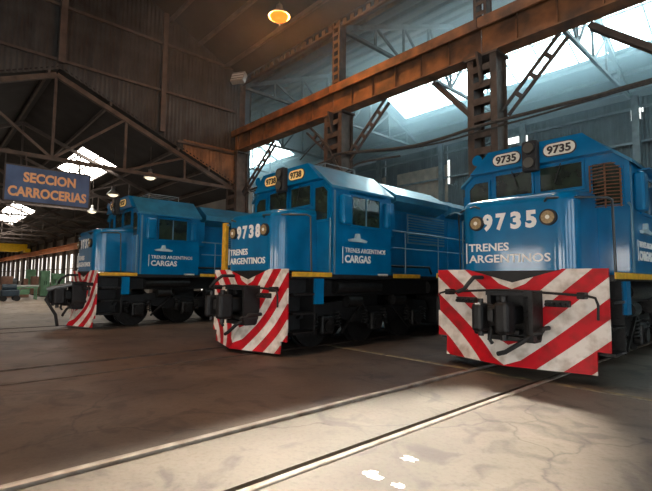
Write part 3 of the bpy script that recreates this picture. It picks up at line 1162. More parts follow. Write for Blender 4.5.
def nose_mesh():
    """short hood: rounded vertical corners, slightly rising rounded top"""
    hw, y0, y1, r = 0.88, 0.02, 1.02, 0.26
    prof = []
    nseg = 6
    for k in range(nseg + 1):
        a = math.pi / 2 * k / nseg
        prof.append((-hw + r - r * math.cos(a), y0 + r - r * math.sin(a)))
    for k in range(nseg + 1):
        a = math.pi / 2 * (1 - k / nseg)
        prof.append((hw - r + r * math.cos(a), y0 + r - r * math.sin(a)))
    prof = [(-hw, y1), (-hw, y0 + r + 0.03)] + prof[:7] + [(-hw + r + 0.02, y0), (hw - r - 0.02, y0)] + prof[7:] + [(hw, y0 + r + 0.03), (hw, y1)]
    levels = [(1.505, 0.0, 0), (2.49, 0.0, 1), (2.52, 0.0, 1), (2.58, 0.012, 1), (2.615, 0.04, 1), (2.63, 0.08, 1)]
    m_ = MB()
    vs_ = []
    cx, cy = 0, 0.75
    for z, ins, top in levels:
        for (px, py) in prof:
            qx = px * (1 - ins / hw)
            qy = py + ins * (1 if py < 0.6 else 0)
            vs_.append((qx, qy, z + (0.09 * (qy - y0) / (y1 - y0) if top else 0)))
    n = len(prof)
    fs = []
    for i in range(len(levels) - 1):
        for k in range(n - 1):
            fs.append((i * n + k, i * n + k + 1, (i + 1) * n + k + 1, (i + 1) * n + k))
    m_.add(vs_, fs, True)
    m_.add(vs_[-n:], [tuple(range(n))])
    return m_


def pilot_mb(zb, zb2):
    """pilot plate whose lower middle sweeps forward as a plough"""
    nx, nz = 48, 26
    zt = 1.525

    def top(x):
        return zt - max(0.0, 0.20 * (1 - abs(x + 0.0) / 0.72))

    def bottom(x):
        a = abs(x)
        if a > 1.11:
            return zb
        return zb2

    def yy(x, z):
        k = max(0.0, (0.80 - z) / 0.70) ** 1.15
        return -0.30 * k * max(0.0, 1 - abs(x) / 1.05) - 0.03 * max(0.0, (0.5 - z) / 0.4)
    m_ = MB()
    xs_ = sorted(set([-1.27 + 2.54 * i / nx for i in range(nx + 1)] + [-1.111, -1.109, 1.109, 1.111, 0.72, -0.72, 0]))
    vs_, fs = [], []
    for x_ in xs_:
        for j in range(nz + 1):
            z = bottom(x_) + (top(x_) - bottom(x_)) * j / nz
            vs_.append((x_, yy(x_, z), z))
    nn = nz + 1
    N_ = len(vs_)
    for i in range(len(xs_) - 1):
        for j in range(nz):
            fs.append((i * nn + j, (i + 1) * nn + j, (i + 1) * nn + j + 1, i * nn + j + 1))
    back = [(a, b + 0.03, c) for a, b, c in vs_]
    fb = [tuple(N_ + q for q in reversed(f)) for f in fs]
    rim = []
    for i in range(len(xs_) - 1):
        rim.append((i * nn, N_ + i * nn, N_ + (i + 1) * nn, (i + 1) * nn))
        rim.append((i * nn + nz, (i + 1) * nn + nz, N_ + (i + 1) * nn + nz, N_ + i * nn + nz))
    for j in range(nz):
        rim.append((j, j + 1, N_ + j + 1, N_ + j))
        q = (len(xs_) - 1) * nn
        rim.append((q + j, N_ + q + j, N_ + q + j + 1, q + j + 1))
    m_.add(vs_ + back, fs + fb + rim)
    return m_


def ring_pane(parent, name, poly, axis, at, out, fw_=0.035, framem=BLUE, panem=GLASS, depth=0.03):
    """window: frame around a polygon and a pane inside; axis 'y' front face, 'x' side face"""
    cx = sum(p[0] for p in poly) / len(poly)
    cz_ = sum(p[1] for p in poly) / len(poly)
    w = MB()
    outer = [((p[0] - cx) * (1 + fw_ * 2 / max(0.2, abs(p[0] - cx) * 2)) + cx, (p[1] - cz_) * (1 + fw_ * 2 / max(0.2, abs(p[1] - cz_) * 2)) + cz_) for p in poly]
    n = len(poly)

    def mk(p, t):
        return (p[0], t, p[1]) if axis == 'y' else (t, p[0], p[1])
    a0, a1 = at, at + out * depth
    vs_ = [mk(p, a1) for p in outer] + [mk(p, a1) for p in poly] + [mk(p, a0) for p in outer] + [mk(p, a0) for p in poly]
    fs = []
    for i in range(n):
        j = (i + 1) % n
        fs += [(i, j, n + j, n + i), (2 * n + i, 2 * n + j, j, i), (n + i, n + j, 3 * n + j, 3 * n + i)]
    w.add(vs_, fs)
    o = w.build(name, framem, parent)
    g = MB()
    g.prism(poly, axis, at + out * 0.002, at + out * 0.012)
    g.build('pane', panem, o)
    return o


def make_loco():
    t = empty('locomotive', (0, 0, 0))
    # underframe and deck
    MB().bbox(-1.05, 1.05, 0.10, 14.0, 1.02, 1.36, 0.02).build('underframe', BLACK, t)
    MB().box(-1.33, 1.33, 0.06, 14.0, 1.36, 1.44).build('deck', BLACK, t)
    for s_ in (-1, 1):
        MB().box(s_ * 1.335 - 0.01, s_ * 1.335 + 0.01, 0.05, 0.98, 1.39, 1.475).build('yellow_sill', YELLOW, t)
        MB().box(s_ * 1.335 - 0.01, s_ * 1.335 + 0.01, 2.80, 3.75, 1.39, 1.475).build('yellow_sill', YELLOW, t)
        MB().box(s_ * 1.335 - 0.01, s_ * 1.335 + 0.01, 5.4, 13.9, 1.36, 1.475).build('blue_sill', BLUE, t)
    # short hood
    nose = nose_mesh().build('short_hood', BLUE, t)
    MB().tube([(-0.88, 0.10, 2.45), (-0.92, 0.06, 2.48), (-1.02, 0.12, 2.50), (-1.20, 0.28, 2.50)], 0.016, 6).build('grab_rail', RAILBLUE, nose)
    MB().box(-0.744, -0.730, 0.006, 0.022, 1.62, 1.95).build('lettering_bar', WHITE, nose)
    text('lettering', 'TRENES', 0.17, (-0.70, 0.016, 1.815), FRONT, WHITE, nose, bold=0.003, width=0.66)
    text('lettering', 'ARGENTINOS', 0.17, (-0.70, 0.016, 1.635), FRONT, WHITE, nose, bold=0.003, width=1.26)
    for s_ in (-1, 1):
        h = MB()
        h.cyl((s_ * 0.55, 0.045, 2.26), (s_ * 0.55, -0.025, 2.26), 0.118, 24)
        hl = h.build('headlight', RUBBER, t)
        MB().cyl((s_ * 0.55, -0.022, 2.26), (s_ * 0.55, -0.034, 2.26), 0.092, 24).build('lens', LENS, hl)
        MB().cyl((s_ * 0.55, -0.030, 2.26), (s_ * 0.55, -0.042, 2.26), 0.030, 12).build('bulb', PLATE, hl)
    # cab body
    W, ZE, ZT, WT = 1.32, 3.12, 3.60, 0.76
    Y0, Y1 = 1.0, 2.74
    prof = [(-W, 1.40), (W, 1.40), (W, ZE), (WT, ZT), (-WT, ZT), (-W, ZE)]
    cab = MB().prism(prof[:2] + [(W, ZE), (WT, ZT - 0.02), (-WT, ZT - 0.02), (-W, ZE)], 'y', Y0, Y1).build('cab', BLUE, t)
    roof = [(-W - 0.05, ZE - 0.04), (-W - 0.05, ZE + 0.01), (-WT, ZT + 0.03), (WT, ZT + 0.03), (W + 0.05, ZE + 0.01), (W + 0.05, ZE - 0.04), (WT, ZT - 0.02), (-WT, ZT - 0.02)]
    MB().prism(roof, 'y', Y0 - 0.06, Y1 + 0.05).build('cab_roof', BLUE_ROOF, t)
    # board band overhanging the front windows
    zc0 = 3.28
    xb0 = WT + (W - WT) * (ZT - zc0) / (ZT - ZE)
    band = [(-xb0, zc0), (xb0, zc0), (WT, ZT + 0.035), (-WT, ZT + 0.035)]
    MB().prism(band, 'y', 0.84, Y0).build('board_band', BLUE, t)
    # front windows
    for s_ in (-1, 1):
        p = [(0.07, 2.83), (0.70, 2.83), (0.70, 3.22), (0.07, 3.22)]
        if s_ < 0:
            p = [(-a, b) for a, b in reversed(p)]
        ring_pane(cab, 'front_window', p, 'y', Y0 - 0.002, -1)
        p = [(0.84, 2.50), (1.21, 2.50), (1.21, 3.03), (1.10, 3.14), (0.84, 3.14)]
        if s_ < 0:
            p = [(-a, b) for a, b in reversed(p)]
        ring_pane(cab, 'corner_window', p, 'y', Y0 - 0.002, -1)
        # wiper
        MB().bar((s_ * 0.40, Y0 - 0.045, 3.25), (s_ * 0.30, Y0 - 0.045, 2.95), 0.012, 0.012).build('wiper', RUBBER, cab)
    # side windows, hoods and mirror boxes
    for s_ in (-1, 1):
        xs_ = s_ * W
        out = s_
        ring_pane(cab, 'side_window', [(1.52, 2.42), (2.34, 2.42), (2.34, 2.98), (1.52, 2.98)], 'x', xs_, out, 0.04)
        MB().box(min(xs_ + out * 0.012, xs_ + out * 0.028), max(xs_ + out * 0.012, xs_ + out * 0.028), 1.91, 1.94, 2.42, 2.98).build('window_bar', RAILBLUE, cab)
        MB().prism([(1.45, 3.05), (2.42, 3.05), (2.42, 3.07), (1.45, 3.07)], 'x', xs_, xs_ + out * 0.16).build('window_hood', BLUE, cab)
        MB().bbox(min(xs_, xs_ + out * 0.14), max(xs_, xs_ + out * 0.14), 1.16, 1.42, 2.40, 2.98, 0.04).build('wind_deflector', BLUE, cab)
        MB().bbox(min(xs_, xs_ + out * 0.12), max(xs_, xs_ + out * 0.12), 2.45, 2.60, 2.42, 2.96, 0.04).build('wind_deflector', BLUE, cab)
        MB().box(min(xs_, xs_ + out * 0.008), max(xs_, xs_ + out * 0.008), 1.04, 1.08, 1.45, 3.05).build('corner_seam', RAILBLUE, cab)
        MB().prism([(1.42, 2.13), (1.60, 2.16), (1.63, 2.25), (1.70, 2.25), (1.72, 2.16), (1.92, 2.12), (1.90, 2.08), (1.45, 2.09)], 'x', xs_, xs_ + out * 0.06).build('lamp_cowl', PALEBL, cab)
        MB().box(min(xs_ + out * 0.003, xs_ + out * 0.01), max(xs_ + out * 0.003, xs_ + out * 0.01), 2.30, 2.62, 1.42, 1.47).build('data_plate', PLATE, cab)
    MB().box(W + 0.003, W + 0.01, 1.27, 1.285, 1.66, 1.98).build('lettering_bar', WHITE, cab)
    text('lettering', 'TRENES ARGENTINOS', 0.13, (W + 0.006, 1.34, 1.875), SIDE, WHITE, cab, bold=0.001, width=1.20)
    text('lettering', 'CARGAS', 0.20, (W + 0.006, 1.34, 1.68), SIDE, WHITE, cab, bold=0.006, width=0.74)
    # headlight cluster between the number boards
    cl = MB().bbox(-0.125, 0.125, 0.72, 0.86, 3.15, 3.66, 0.03).build('headlight_cluster', RUBBER, t)
    for zz in (3.285, 3.53):
        h = MB().cyl((0, 0.725, zz), (0, 0.69, zz), 0.104, 20).build('lamp_ring', BLACK, cl)
        MB().cyl((0, 0.695, zz), (0, 0.682, zz), 0.085, 20).build('lens', mat('dim_lens', (0.16, 0.15, 0.13), 0.15, 0.4), cl)
    # horn
    hn = MB()
    hn.tube([(-0.98, 1.25, 3.50), (-0.98, 1.05, 3.52), (-0.98, 0.90, 3.53), (-0.98, 0.84, 3.53)], [0.03, 0.035, 0.06, 0.10], 12)
    hn.bar((-0.98, 1.2, 3.5), (-0.98, 1.2, 3.36), 0.05, 0.05)
    hn.build('horn', BLUE, t)
    # roof rack and fans behind the cab
    rk = MB()
    for yy in (1.5, 2.4):
        rk.tube([(-0.6, yy, 3.60), (-0.6, yy, 3.80), (0.55, yy, 3.80), (0.55, yy, 3.60)], 0.014, 6)
    for xx in (-0.6, -0.3, 0.0, 0.28, 0.55):
        rk.tube([(xx, 1.5, 3.80), (xx, 2.4, 3.80)], 0.012, 6)
    rk.build('roof_rack', GREYRAIL, t)
    # long hood
    hood = MB().prism([(-0.92, 1.44), (0.92, 1.44), (0.92, 3.05), (0.62, 3.42), (-0.62, 3.42), (-0.92, 3.05)], 'y', 2.74, 13.4).build('long_hood', BLUE, t)
    fl2 = [(-0.92, 2.96), (0.92, 2.96), (1.26, 3.10), (1.26, 3.24), (0.76, 3.56), (-0.76, 3.56), (-1.26, 3.24), (-1.26, 3.10)]
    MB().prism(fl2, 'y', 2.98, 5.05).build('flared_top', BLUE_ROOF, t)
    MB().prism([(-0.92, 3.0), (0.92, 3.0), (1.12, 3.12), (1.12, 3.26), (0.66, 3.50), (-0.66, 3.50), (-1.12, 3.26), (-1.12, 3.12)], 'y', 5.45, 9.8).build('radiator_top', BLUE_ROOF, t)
    for k in range(3):
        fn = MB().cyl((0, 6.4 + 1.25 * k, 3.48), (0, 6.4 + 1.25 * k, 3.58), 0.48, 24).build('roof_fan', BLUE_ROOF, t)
        MB().cyl((0, 6.4 + 1.25 * k, 3.58), (0, 6.4 + 1.25 * k, 3.60), 0.40, 24).build('fan_grille', BLACK, fn)
    for s_ in (-1, 1):
        gr = MB().box(min(s_ * 0.92, s_ * 0.945), max(s_ * 0.92, s_ * 0.945), 3.82, 5.38, 2.22, 2.92).build('hood_grille', RAILBLUE, hood)
        sl = MB().box(min(s_ * 0.945, s_ * 0.965), max(s_ * 0.945, s_ * 0.965), 3.84, 5.36, 0, 0.035).mesh('louvre_slat', BLUE)
        for k in range(10):
            link('louvre_slat', sl, hood, (0, 0, 2.26 + 0.065 * k))
        for k in range(7):
            ya_ = 5.55 + 0.92 * k
            dr = MB().bbox(min(s_ * 0.915, s_ * 0.94), max(s_ * 0.915, s_ * 0.94), ya_, ya_ + 0.84, 1.55, 2.90, 0.01).build('hood_door', BLUE, t)
            MB().box(min(s_ * 0.94, s_ * 0.965), max(s_ * 0.94, s_ * 0.965), ya_ + 0.70, ya_ + 0.74, 2.10, 2.30).build('door_handle', GREYRAIL, dr)
        # tall door and locker right behind the cab
        MB().bbox(min(s_ * 0.92, s_ * 0.95), max(s_ * 0.92, s_ * 0.95), 2.86, 3.60, 1.52, 2.90, 0.01).build('hood_door', BLUE, t)
        MB().bbox(min(s_ * 0.93, s_ * 1.25), max(s_ * 0.93, s_ * 1.25), 2.76, 2.95, 2.30, 3.02, 0.02).build('cab_locker', BLUE, t)
        # pipes low on the hood
        MB().tube([(s_ * 1.0, 2.9, 1.66), (s_ * 1.0, 4.6, 1.66), (s_ * 1.0, 4.7, 1.50)], 0.03, 8).build('side_pipe', BLACK, t)
        # handrail along the walkway
        hr = MB()
        hr.tube([(s_ * 1.27, 2.86, 2.42), (s_ * 1.27, 5.5, 2.40), (s_ * 1.27, 13.6, 2.40), (s_ * 1.27, 13.75, 2.30), (s_ * 1.27, 13.78, 1.44)], 0.017, 6)
        hr.tube([(s_ * 1.27, 2.86, 2.05), (s_ * 1.27, 13.76, 2.03)], 0.013, 6)
        hro = hr.build('handrail', RAILBLUE, t)
        for yy in (3.3, 4.6, 6.0, 7.4, 8.8, 10.2, 11.6, 13.0):
            MB().tube([(s_ * 1.27, yy, 1.44), (s_ * 1.27, yy, 2.41)], 0.014, 6).build('stanchion', RAILBLUE, hro)
        # rails at the front corner: an arm from the short hood bending down to the deck, and a post by the cab
        MB().tube([(s_ * 0.50, 0.02, 2.50), (s_ * 0.56, -0.05, 2.53), (s_ * 0.95, 0.25, 2.53), (s_ * 1.16, 0.50, 2.53), (s_ * 1.20, 0.56, 2.50), (s_ * 1.20, 0.60, 1.44)], 0.018, 8).build('corner_handrail', DARKRAIL, t)
        MB().tube([(s_ * 1.30, 0.96, 2.50), (s_ * 1.34, 0.93, 2.44), (s_ * 1.34, 0.93, 1.50), (s_ * 1.30, 0.96, 1.44)], 0.016, 6).build('cab_grab_rail', RAILBLUE, t)
        # stepwell
        st = MB()
        st.box(min(s_ * 0.84, s_ * 1.28), max(s_ * 0.84, s_ * 1.28), 0.60, 0.64, 0.36, 1.38)
        st.box(min(s_ * 0.84, s_ * 0.88), max(s_ * 0.84, s_ * 0.88), 0.08, 0.64, 0.36, 1.38)
        sto = st.build('stepwell', BLACK, t)
        for zz in (0.38, 0.72, 1.06):
            MB().box(min(s_ * 0.88, s_ * 1.29), max(s_ * 0.88, s_ * 1.29), 0.12, 0.62, zz, zz + 0.035).build('step', GREASE, sto)
        MB().box(min(s_ * 1.26, s_ * 1.32), max(s_ * 1.26, s_ * 1.32), 0.60, 0.80, 0.90, 1.40).build('blue_side_plate', BLUE, t)
        # tanks and boxes between the bogies
        MB().bbox(min(s_ * 0.45, s_ * 1.18), max(s_ * 0.45, s_ * 1.18), 4.75, 9.0, 0.26, 1.02, 0.08).build('fuel_tank', BLACK, t)
        MB().cyl((s_ * 1.02, 4.4, 1.18), (s_ * 1.02, 5.25, 1.18), 0.15, 16).build('air_reservoir', BLACK, t)
        MB().cyl((s_ * 1.12, 1.25, 1.20), (s_ * 1.12, 2.55, 1.20), 0.13, 16).build('air_reservoir', GREASE, t)
    # bogies
    for yb0 in (2.55, 11.2):
        bg = MB()
        for s_ in (-1, 1):
            x0, x1 = sorted((s_ * 0.84, s_ * 0.98))
            bg.prism([(yb0 - 2.05, 0.62), (yb0 - 1.9, 0.86), (yb0 - 0.9, 0.92), (yb0 - 0.5, 0.78), (yb0 + 0.5, 0.78), (yb0 + 0.9, 0.92), (yb0 + 1.9, 0.86), (yb0 + 2.05, 0.62),
                      (yb0 + 1.0, 0.58), (yb0 + 0.6, 0.48), (yb0 - 0.6, 0.48), (yb0 - 1.0, 0.58)], 'x', x0, x1)
        bg.box(-0.84, 0.84, yb0 - 0.3, yb0 + 0.3, 0.60, 1.02)
        bgo = bg.build('bogie', BLACK, t)
        for dy in (-1.42, 0.0, 1.42):
            ya_ = yb0 + dy
            ws_ = MB()
            ws_.cyl((-0.50, ya_, 0.46), (0.50, ya_, 0.46), 0.08, 12)
            for s_ in (-1, 1):
                ws_.cyl((s_ * 0.492, ya_, 0.46), (s_ * 0.61, ya_, 0.46), 0.448, 32)
                ws_.cyl((s_ * 0.455, ya_, 0.46), (s_ * 0.492, ya_, 0.46), 0.475, 32)
            ws_.build('wheelset', GREASE, bgo)
            for s_ in (-1, 1):
                a = MB().bbox(min(s_ * 0.94, s_ * 1.10), max(s_ * 0.94, s_ * 1.10), ya_ - 0.17, ya_ + 0.17, 0.30, 0.66, 0.04)
                a.cyl((s_ * 1.09, ya_, 0.46), (s_ * 1.14, ya_, 0.46), 0.12, 16)
                a.build('axle_box', GREASE, bgo)
                for d2 in (-0.30, 0.30):
                    sp_ = MB()
                    pts = []
                    for k in range(41):
                        an = 2 * math.pi * 5 * k / 40
                        pts.append((s_ * 1.02 + 0.07 * math.cos(an), ya_ + d2 + 0.07 * math.sin(an), 0.42 + 0.30 * k / 40))
                    sp_.tube(pts, 0.016, 5)
                    sp_.build('coil_spring', GREASE, bgo)
        for s_ in (-1, 1):
            for d2 in (-0.72, 0.72):
                bc = MB()
                bc.cyl((s_ * 1.06, yb0 + d2 - 0.20, 0.92), (s_ * 1.06, yb0 + d2 + 0.20, 0.92), 0.12, 14)
                bc.bar((s_ * 1.06, yb0 + d2 + 0.2, 0.92), (s_ * 1.06, yb0 + d2 + 0.45, 0.70), 0.05, 0.05)
                bc.build('brake_cylinder', GREASE, bgo)
                MB().bar((s_ * 1.08, yb0 + d2 * 1.5, 0.30), (s_ * 1.08, yb0 + d2 * 0.7, 0.80), 0.04, 0.05).build('brake_rod', GREASE, bgo)
    # rear end
    MB().bbox(-1.27, 1.27, 14.0, 14.06, 0.4, 1.5, 0.01).build('rear_plate', BLACK, t)
    # dark anticlimber behind the notch in the pilot
    MB().prism([(-0.80, 0.035), (0.80, 0.035), (0.80, 0.12), (-0.80, 0.12)], 'z', 1.30, 1.515).build('anticlimber', BLACK, t)
    MB().box(-1.1, 1.1, 0.05, 0.09, 0.6, 1.40).build('end_plate', BLACK, t)
    # coupler
    cp = MB()
    cp.box(-0.24, 0.44, -0.10, 0.02, 0.52, 1.22)
    cp.box(-0.24, 0.44, -0.34, -0.08, 1.14, 1.22)
    cp.box(0.38, 0.44, -0.34, -0.08, 0.52, 1.16)
    cp.box(-0.24, -0.18, -0.30, -0.08, 0.52, 1.16)
    cp.box(-0.24, 0.44, -0.30, -0.08, 0.50, 0.56)
    cpo = cp.build('coupler_housing', BLACK, t)
    k = MB()
    k.bbox(-0.10, 0.22, -0.62, -0.10, 0.74, 1.00, 0.04)
    k.bbox(-0.24, -0.08, -0.78, -0.50, 0.64, 1.04, 0.05)
    k.bbox(0.06, 0.26, -0.72, -0.44, 0.62, 1.06, 0.05)
    k.bbox(-0.14, 0.10, -0.60, -0.42, 0.72, 1.02, 0.03)
    k.bbox(-0.04, 0.05, -0.70, -0.55, 0.78, 0.96, 0.02)
    k.build('knuckle', BLACK, cpo)
    kp = MB()
    kp.cyl((0.16, -0.62, 0.54), (0.16, -0.62, 1.14), 0.045, 12)
    kp.cyl((-0.15, -0.66, 0.58), (-0.15, -0.66, 1.10), 0.04, 12)
    kp.build('knuckle_pin', GREASE, cpo)
    for (x0_, x1_, z0_, z1_) in ((-0.14, -0.02, 1.04, 1.13), (0.26, 0.36, 0.92, 1.12), (0.28, 0.37, 0.60, 0.84), (-0.16, 0.20, 0.58, 0.66)):
        MB().bbox(x0_, x1_, -0.24, -0.10, z0_, z1_, 0.015).build('housing_block', BLACK, cpo)
    MB().bbox(-0.40, -0.25, -0.42, -0.02, 0.56, 1.00, 0.03).build('buffer_block', BLACK, cpo)
    MB().tube([(-0.10, -0.45, 0.66), (-0.12, -0.48, 0.52), (-0.10, -0.44, 0.46)], 0.03, 8).build('lift_chain', BLACK, cpo)
    # uncoupling lever across the pilot
    lv = MB()
    lv.tube([(-1.17, -0.13, 0.86), (-1.18, -0.14, 1.05), (-1.15, -0.14, 1.14), (-1.05, -0.14, 1.165), (-0.05, -0.36, 1.22), (0.20, -0.36, 1.22), (1.05, -0.14, 1.165), (1.15, -0.14, 1.14), (1.18, -0.14, 1.05), (1.17, -0.13, 0.86)], 0.017, 8)
    lvo = lv.build('uncoupling_lever', BLACK, t)
    for xx in (-1.0, 0.98):
        MB().bbox(xx - 0.05, xx + 0.05, -0.16, 0.0, 1.12, 1.21, 0.015).build('lever_bracket', BLACK, lvo)
    # hoses
    for (xa_, za_, xe, ze) in ((0.42, 0.62, 0.10, 0.30), (-0.46, 1.40, -0.52, 1.16), (0.52, 0.70, 0.62, 0.62)):
        hs = MB()
        hs.tube([(xa_, -0.02, za_), (xa_, -0.28, za_), (xa_ * 0.7 + xe * 0.3, -0.42, za_ - 0.10), (xe, -0.46, ze + 0.06), (xe - 0.12, -0.44, ze + 0.02)], 0.032, 8)
        hs.build('air_hose', RUBBER, t)
    for xx in (-0.72, 0.66):
        jb = MB()
        jb.bbox(xx - 0.16, xx + 0.16, -0.10, 0.0, 1.00, 1.09, 0.015)
        for q in range(4):
            jb.cyl((xx - 0.12 + 0.08 * q, -0.10, 1.04), (xx - 0.12 + 0.08 * q, -0.14, 1.03), 0.026, 8)
        jb.build('hose_rack', BLACK, t)
    return t


def number_set(t, num, plate, label_parts=True):
    nm = list(num)
    for ch, xx in zip(nm, (-0.37, -0.155, 0.075, 0.30)):
        text('numeral', ch, 0.33, (xx, 0.014, 2.15), FRONT, WHITE, t, bold=0.016, width=0.16, align='CENTER')
    for s_ in (-1, 1):
        cx_ = s_ * 0.43
        pts = []
        n = 8
        w_, h_ = 0.235, 0.095
        for sx in (1, -1):
            for k in range(n + 1):
                a = -math.pi / 2 + math.pi * k / n
                pts.append((cx_ + sx * (w_ - h_) + sx * h_ * math.cos(a), 3.455 + sx * h_ * math.sin(a)))
        rim = [(cx_ + (a - cx_) * 1.08, 3.455 + (b - 3.455) * 1.16) for a, b in pts]
        MB().prism(rim, 'y', 0.828, 0.842).build('board_rim', INK, t)
        bd = MB().prism(pts, 'y', 0.814, 0.832).build('number_board', plate, t)
        text('numeral', num, 0.17, (cx_, 0.810, 3.395), FRONT, INK, bd, bold=0.006, width=0.36, align='CENTER')


proto = make_loco()
locos = [proto, copy_tree(proto), copy_tree(proto)]
spec = (
    (TRACKS[2], 6.541, '9735', PLATE, 0.44, 0.14, 'blue diesel locomotive 9735 with red and white chevron pilot, nearest at the right'),
    (TRACKS[1], 4.683, '9738', PLATE_Y, 0.27, 0.05, 'blue diesel locomotive 9738 with amber number board, in the middle'),
    (TRACKS[0], 3.319, '9737', PLATE_Y, 0.30, 0.06, 'blue diesel locomotive farthest left beneath the hanging sign'),
)
for t, stripes, (xx, yy, num, plate, zb, zb2, lb) in zip(locos, STRIPES, spec):
    t.location = (xx, yy, 0)
    tag(t, lb, 'locomotive', 'blue locomotives parked side by side')
    pilot_mb(zb, zb2).build('pilot', stripes, t)
    number_set(t, num, plate)
MB().box(1.325, 1.345, 0.98, 2.80, 1.39, 1.475).build('yellow_sill', YELLOW, locos[0])
# wire guard over the corner window of the nearest cab
gd = MB()
for k in range(13):
    z = 2.47 + 0.053 * k
    x1 = 1.24 if z < 3.03 else 1.24 - (z - 3.03) * 1.0
    gd.tube([(0.82, 0.93, z), (1.02, 0.915, z + 0.01), (x1, 0.93, z)], 0.0085, 5)
for xx in (0.82, 1.02, 1.22):
    gd.tube([(xx, 0.93, 2.45), (xx, 0.93, 3.12 if xx < 1.1 else 3.02)], 0.012, 6)
gd.build('window_guard', MESHB, locos[0])
# yellow post at the far corner of the middle locomotive's short hood
MB().bbox(-1.06, -0.92, 0.02, 0.10, 1.45, 2.52, 0.012).build('yellow_post', YELLOW, locos[1])

# drawbar hose hanging from the far left coupler
L_ = locos[2]
MB().tube([(0.10, -0.50, 1.10), (0.0, -0.75, 1.02), (0.0, -0.85, 0.75), (0.05, -0.62, 0.35), (-0.05, -0.55, 0.05)], 0.04, 8).build('drawbar_hose', RUBBER, L_)
MB().cyl((0.35, -0.25, 1.18), (0.1, -0.85, 1.02), 0.06, 12).build('grey_ram', GREYRAIL, L_)

# ---------------------------------------------------------------- machines in the side hall


def at(px, py):
    p = ground(px, py)
    return p


def cabinet(px, py, w, d, h, material, label, name='cabinet', legs=False):
    t = empty(name, at(px, py))
    tag(t, label, 'cabinet', 'workshop cabinets in the side hall')
    MB().bbox(-d / 2, d / 2, -w / 2, w / 2, 0.06, h, 0.02).build('body', material, t)
    for s_ in (-1, 1):
        dr = MB().bbox(d / 2, d / 2 + 0.02, s_ * w / 4 - w / 4 + 0.02, s_ * w / 4 + w / 4 - 0.02, 0.12, h - 0.06, 0.006).build('door', material, t)
        MB().box(d / 2 + 0.02, d / 2 + 0.05, s_ * 0.06 - 0.012, s_ * 0.06 + 0.012, h * 0.45, h * 0.6).build('handle', BLACK, dr)
    MB().box(-d / 2 + 0.03, d / 2 - 0.03, -w / 2 + 0.03, w / 2 - 0.03, 0, 0.06).build('plinth', BLACK, t)


cabinet(43.5, 296.5, 0.55, 0.6, 1.75, GREEN, 'tall green machine cabinet beside the far left coupler', 'machine_cabinet')
cabinet(36.5, 295, 0.75, 0.6, 1.35, PINKB, 'faded red cabinet between the bench and green machine', 'tool_cabinet')
cabinet(29.5, 293.5, 0.6, 0.6, 1.9, GREEN, 'pale green cabinet behind the workbench', 'tool_cabinet')
cabinet(57.0, 294, 0.8, 0.6, 1.6, GREEN, 'green cabinet half hidden behind the far left coupler', 'tool_cabinet')

# green drilling machine
dm = empty('drill_press', at(54.5, 296.5))
tag(dm, 'green upright drilling machine beside the tall green cabinet', 'machine')
MB().bbox(-0.3, 0.3, -0.25, 0.25, 0, 0.12, 0.02).build('base', GREEN, dm)
MB().cyl((-0.1, 0, 0.12), (-0.1, 0, 1.45), 0.08, 16).build('column', GREEN, dm)
MB().bbox(-0.3, 0.35, -0.22, 0.22, 1.15, 1.5, 0.05).build('head', GREEN, dm)
MB().bbox(-0.2, 0.3, -0.28, 0.28, 0.68, 0.76, 0.01).build('work_table', GREEN, dm)
MB().cyl((0.2, 0, 0.9), (0.2, 0, 1.15), 0.04, 10).build('spindle', GREYRAIL, dm)

# workbench
wbn = empty('workbench', at(26, 299.5))
tag(wbn, 'green workbench with a pale top by the far left windows', 'workbench')
MB().bbox(-0.35, 0.35, -0.55, 0.55, 0.76, 0.84, 0.01).build('bench_top', BENCHW, wbn)
MB().box(-0.32, 0.32, -0.52, 0.52, 0.66, 0.76).build('apron', GREEN, wbn)
for sx in (-1, 1):
    for sy in (-1, 1):
        MB().bar((sx * 0.28, sy * 0.45, 0), (sx * 0.28, sy * 0.45, 0.66), 0.07, 0.07).build('leg', GREEN, wbn)
MB().bbox(-0.25, 0.25, -0.5, 0.1, 0.3, 0.62, 0.01).build('drawer', GREEN, wbn)

# dark blue wheeled cart
ct = empty('wheeled_cart', at(9, 301))
tag(ct, 'dark blue wheeled machine cart at the far left edge', 'cart')
MB().bbox(-0.35, 0.35, -0.42, 0.42, 0.25, 0.62, 0.06).build('body', DKBLUE, ct)
MB().cyl((0, -0.35, 0.74), (0, 0.30, 0.74), 0.18, 16).build('motor', DKBLUE, ct)
for sx in (-1, 1):
    for sy in (-1, 1):
        MB().cyl((sx * 0.36, sy * 0.30, 0.15), (sx * 0.44, sy * 0.30, 0.15), 0.15, 16).build('wheel', RUBBER, ct)
MB().tube([(0, 0.40, 0.5), (0, 0.65, 0.75), (0, 0.85, 0.78)], 0.025, 6).build('pull_handle', GREYRAIL, ct)

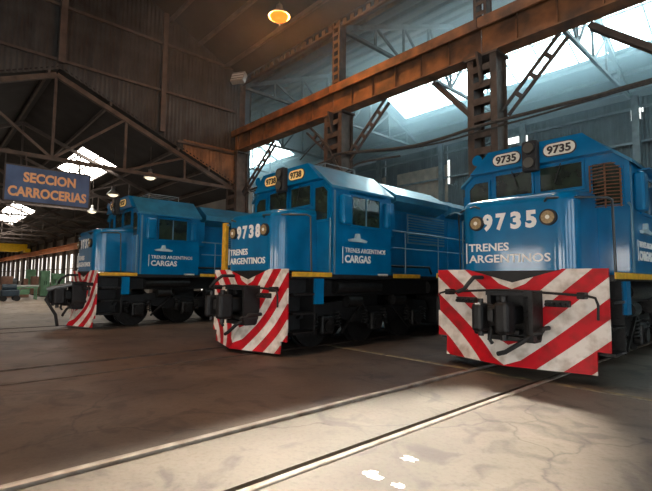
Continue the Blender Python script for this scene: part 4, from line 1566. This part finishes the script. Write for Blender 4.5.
# brown machine behind the cart
bmch = empty('lathe', at(14, 297))
tag(bmch, 'brown machine tool standing behind the blue cart', 'machine')
MB().bbox(-0.4, 0.4, -0.75, 0.75, 0.0, 0.75, 0.03).build('bed', PINKB, bmch)
MB().bbox(-0.35, 0.35, -0.75, -0.15, 0.75, 1.35, 0.05).build('headstock', PINKB, bmch)
MB().cyl((0, -0.15, 1.05), (0, 0.1, 1.05), 0.18, 16).build('chuck', GREYRAIL, bmch)
MB().bbox(-0.2, 0.2, 0.45, 0.7, 0.75, 1.2, 0.04).build('tailstock', PINKB, bmch)

# ---------------------------------------------------------------- haze lit by the roof light
hz = bpy.data.materials.new('haze')
hz.use_nodes = True
hn_ = hz.node_tree
hn_.nodes.remove(hn_.nodes['Principled BSDF'])
vsn = hn_.nodes.new('ShaderNodeVolumeScatter')
vsn.inputs['Color'].default_value = (0.70, 0.92, 1.0, 1)
tcn = hn_.nodes.new('ShaderNodeTexCoord')
sxn = hn_.nodes.new('ShaderNodeSeparateXYZ')
mrn = hn_.nodes.new('ShaderNodeMapRange')
mrn.interpolation_type = 'SMOOTHSTEP'
mrn.inputs['From Min'].default_value = 8.0      # smoke gathers under the roof
mrn.inputs['From Max'].default_value = 12.5
mrn.inputs['To Min'].default_value = HAZE * 0.015
mrn.inputs['To Max'].default_value = HAZE
hn_.links.new(tcn.outputs['Object'], sxn.inputs[0])
hn_.links.new(sxn.outputs['Z'], mrn.inputs['Value'])
hn_.links.new(mrn.outputs[0], vsn.inputs['Density'])
vsn.inputs['Anisotropy'].default_value = 0.2
hn_.links.new(vsn.outputs[0], hn_.nodes['Material Output'].inputs['Volume'])
hb = MB().prism([(YB + 0.9, 3.9), (YBACK - 0.4, 3.9), (YBACK - 0.4, 10.0), (16.9, 12.75), (YB + 0.9, 10.2)], 'x', -39, XRIGHT - 0.1)
ho = hb.build('haze', hz)
tag(ho, 'pale blue haze hanging under the roof light of the back bay', 'haze', kind='stuff')

fz_ = bpy.data.materials.new('lamp_haze')
fz_.use_nodes = True
fn_ = fz_.node_tree
fn_.nodes.remove(fn_.nodes['Principled BSDF'])
fs_ = fn_.nodes.new('ShaderNodeVolumeScatter')
fs_.inputs['Color'].default_value = (1, 1, 1, 1)
fs_.inputs['Density'].default_value = 0.010
fn_.links.new(fs_.outputs[0], fn_.nodes['Material Output'].inputs['Volume'])
fo_ = MB().box(-15.7, -5.6, 4.2, 9.2, 7.7, 10.1).build('haze', fz_)
tag(fo_, 'thin haze glowing orange around the sodium lamp under the front roof', 'haze', kind='stuff')
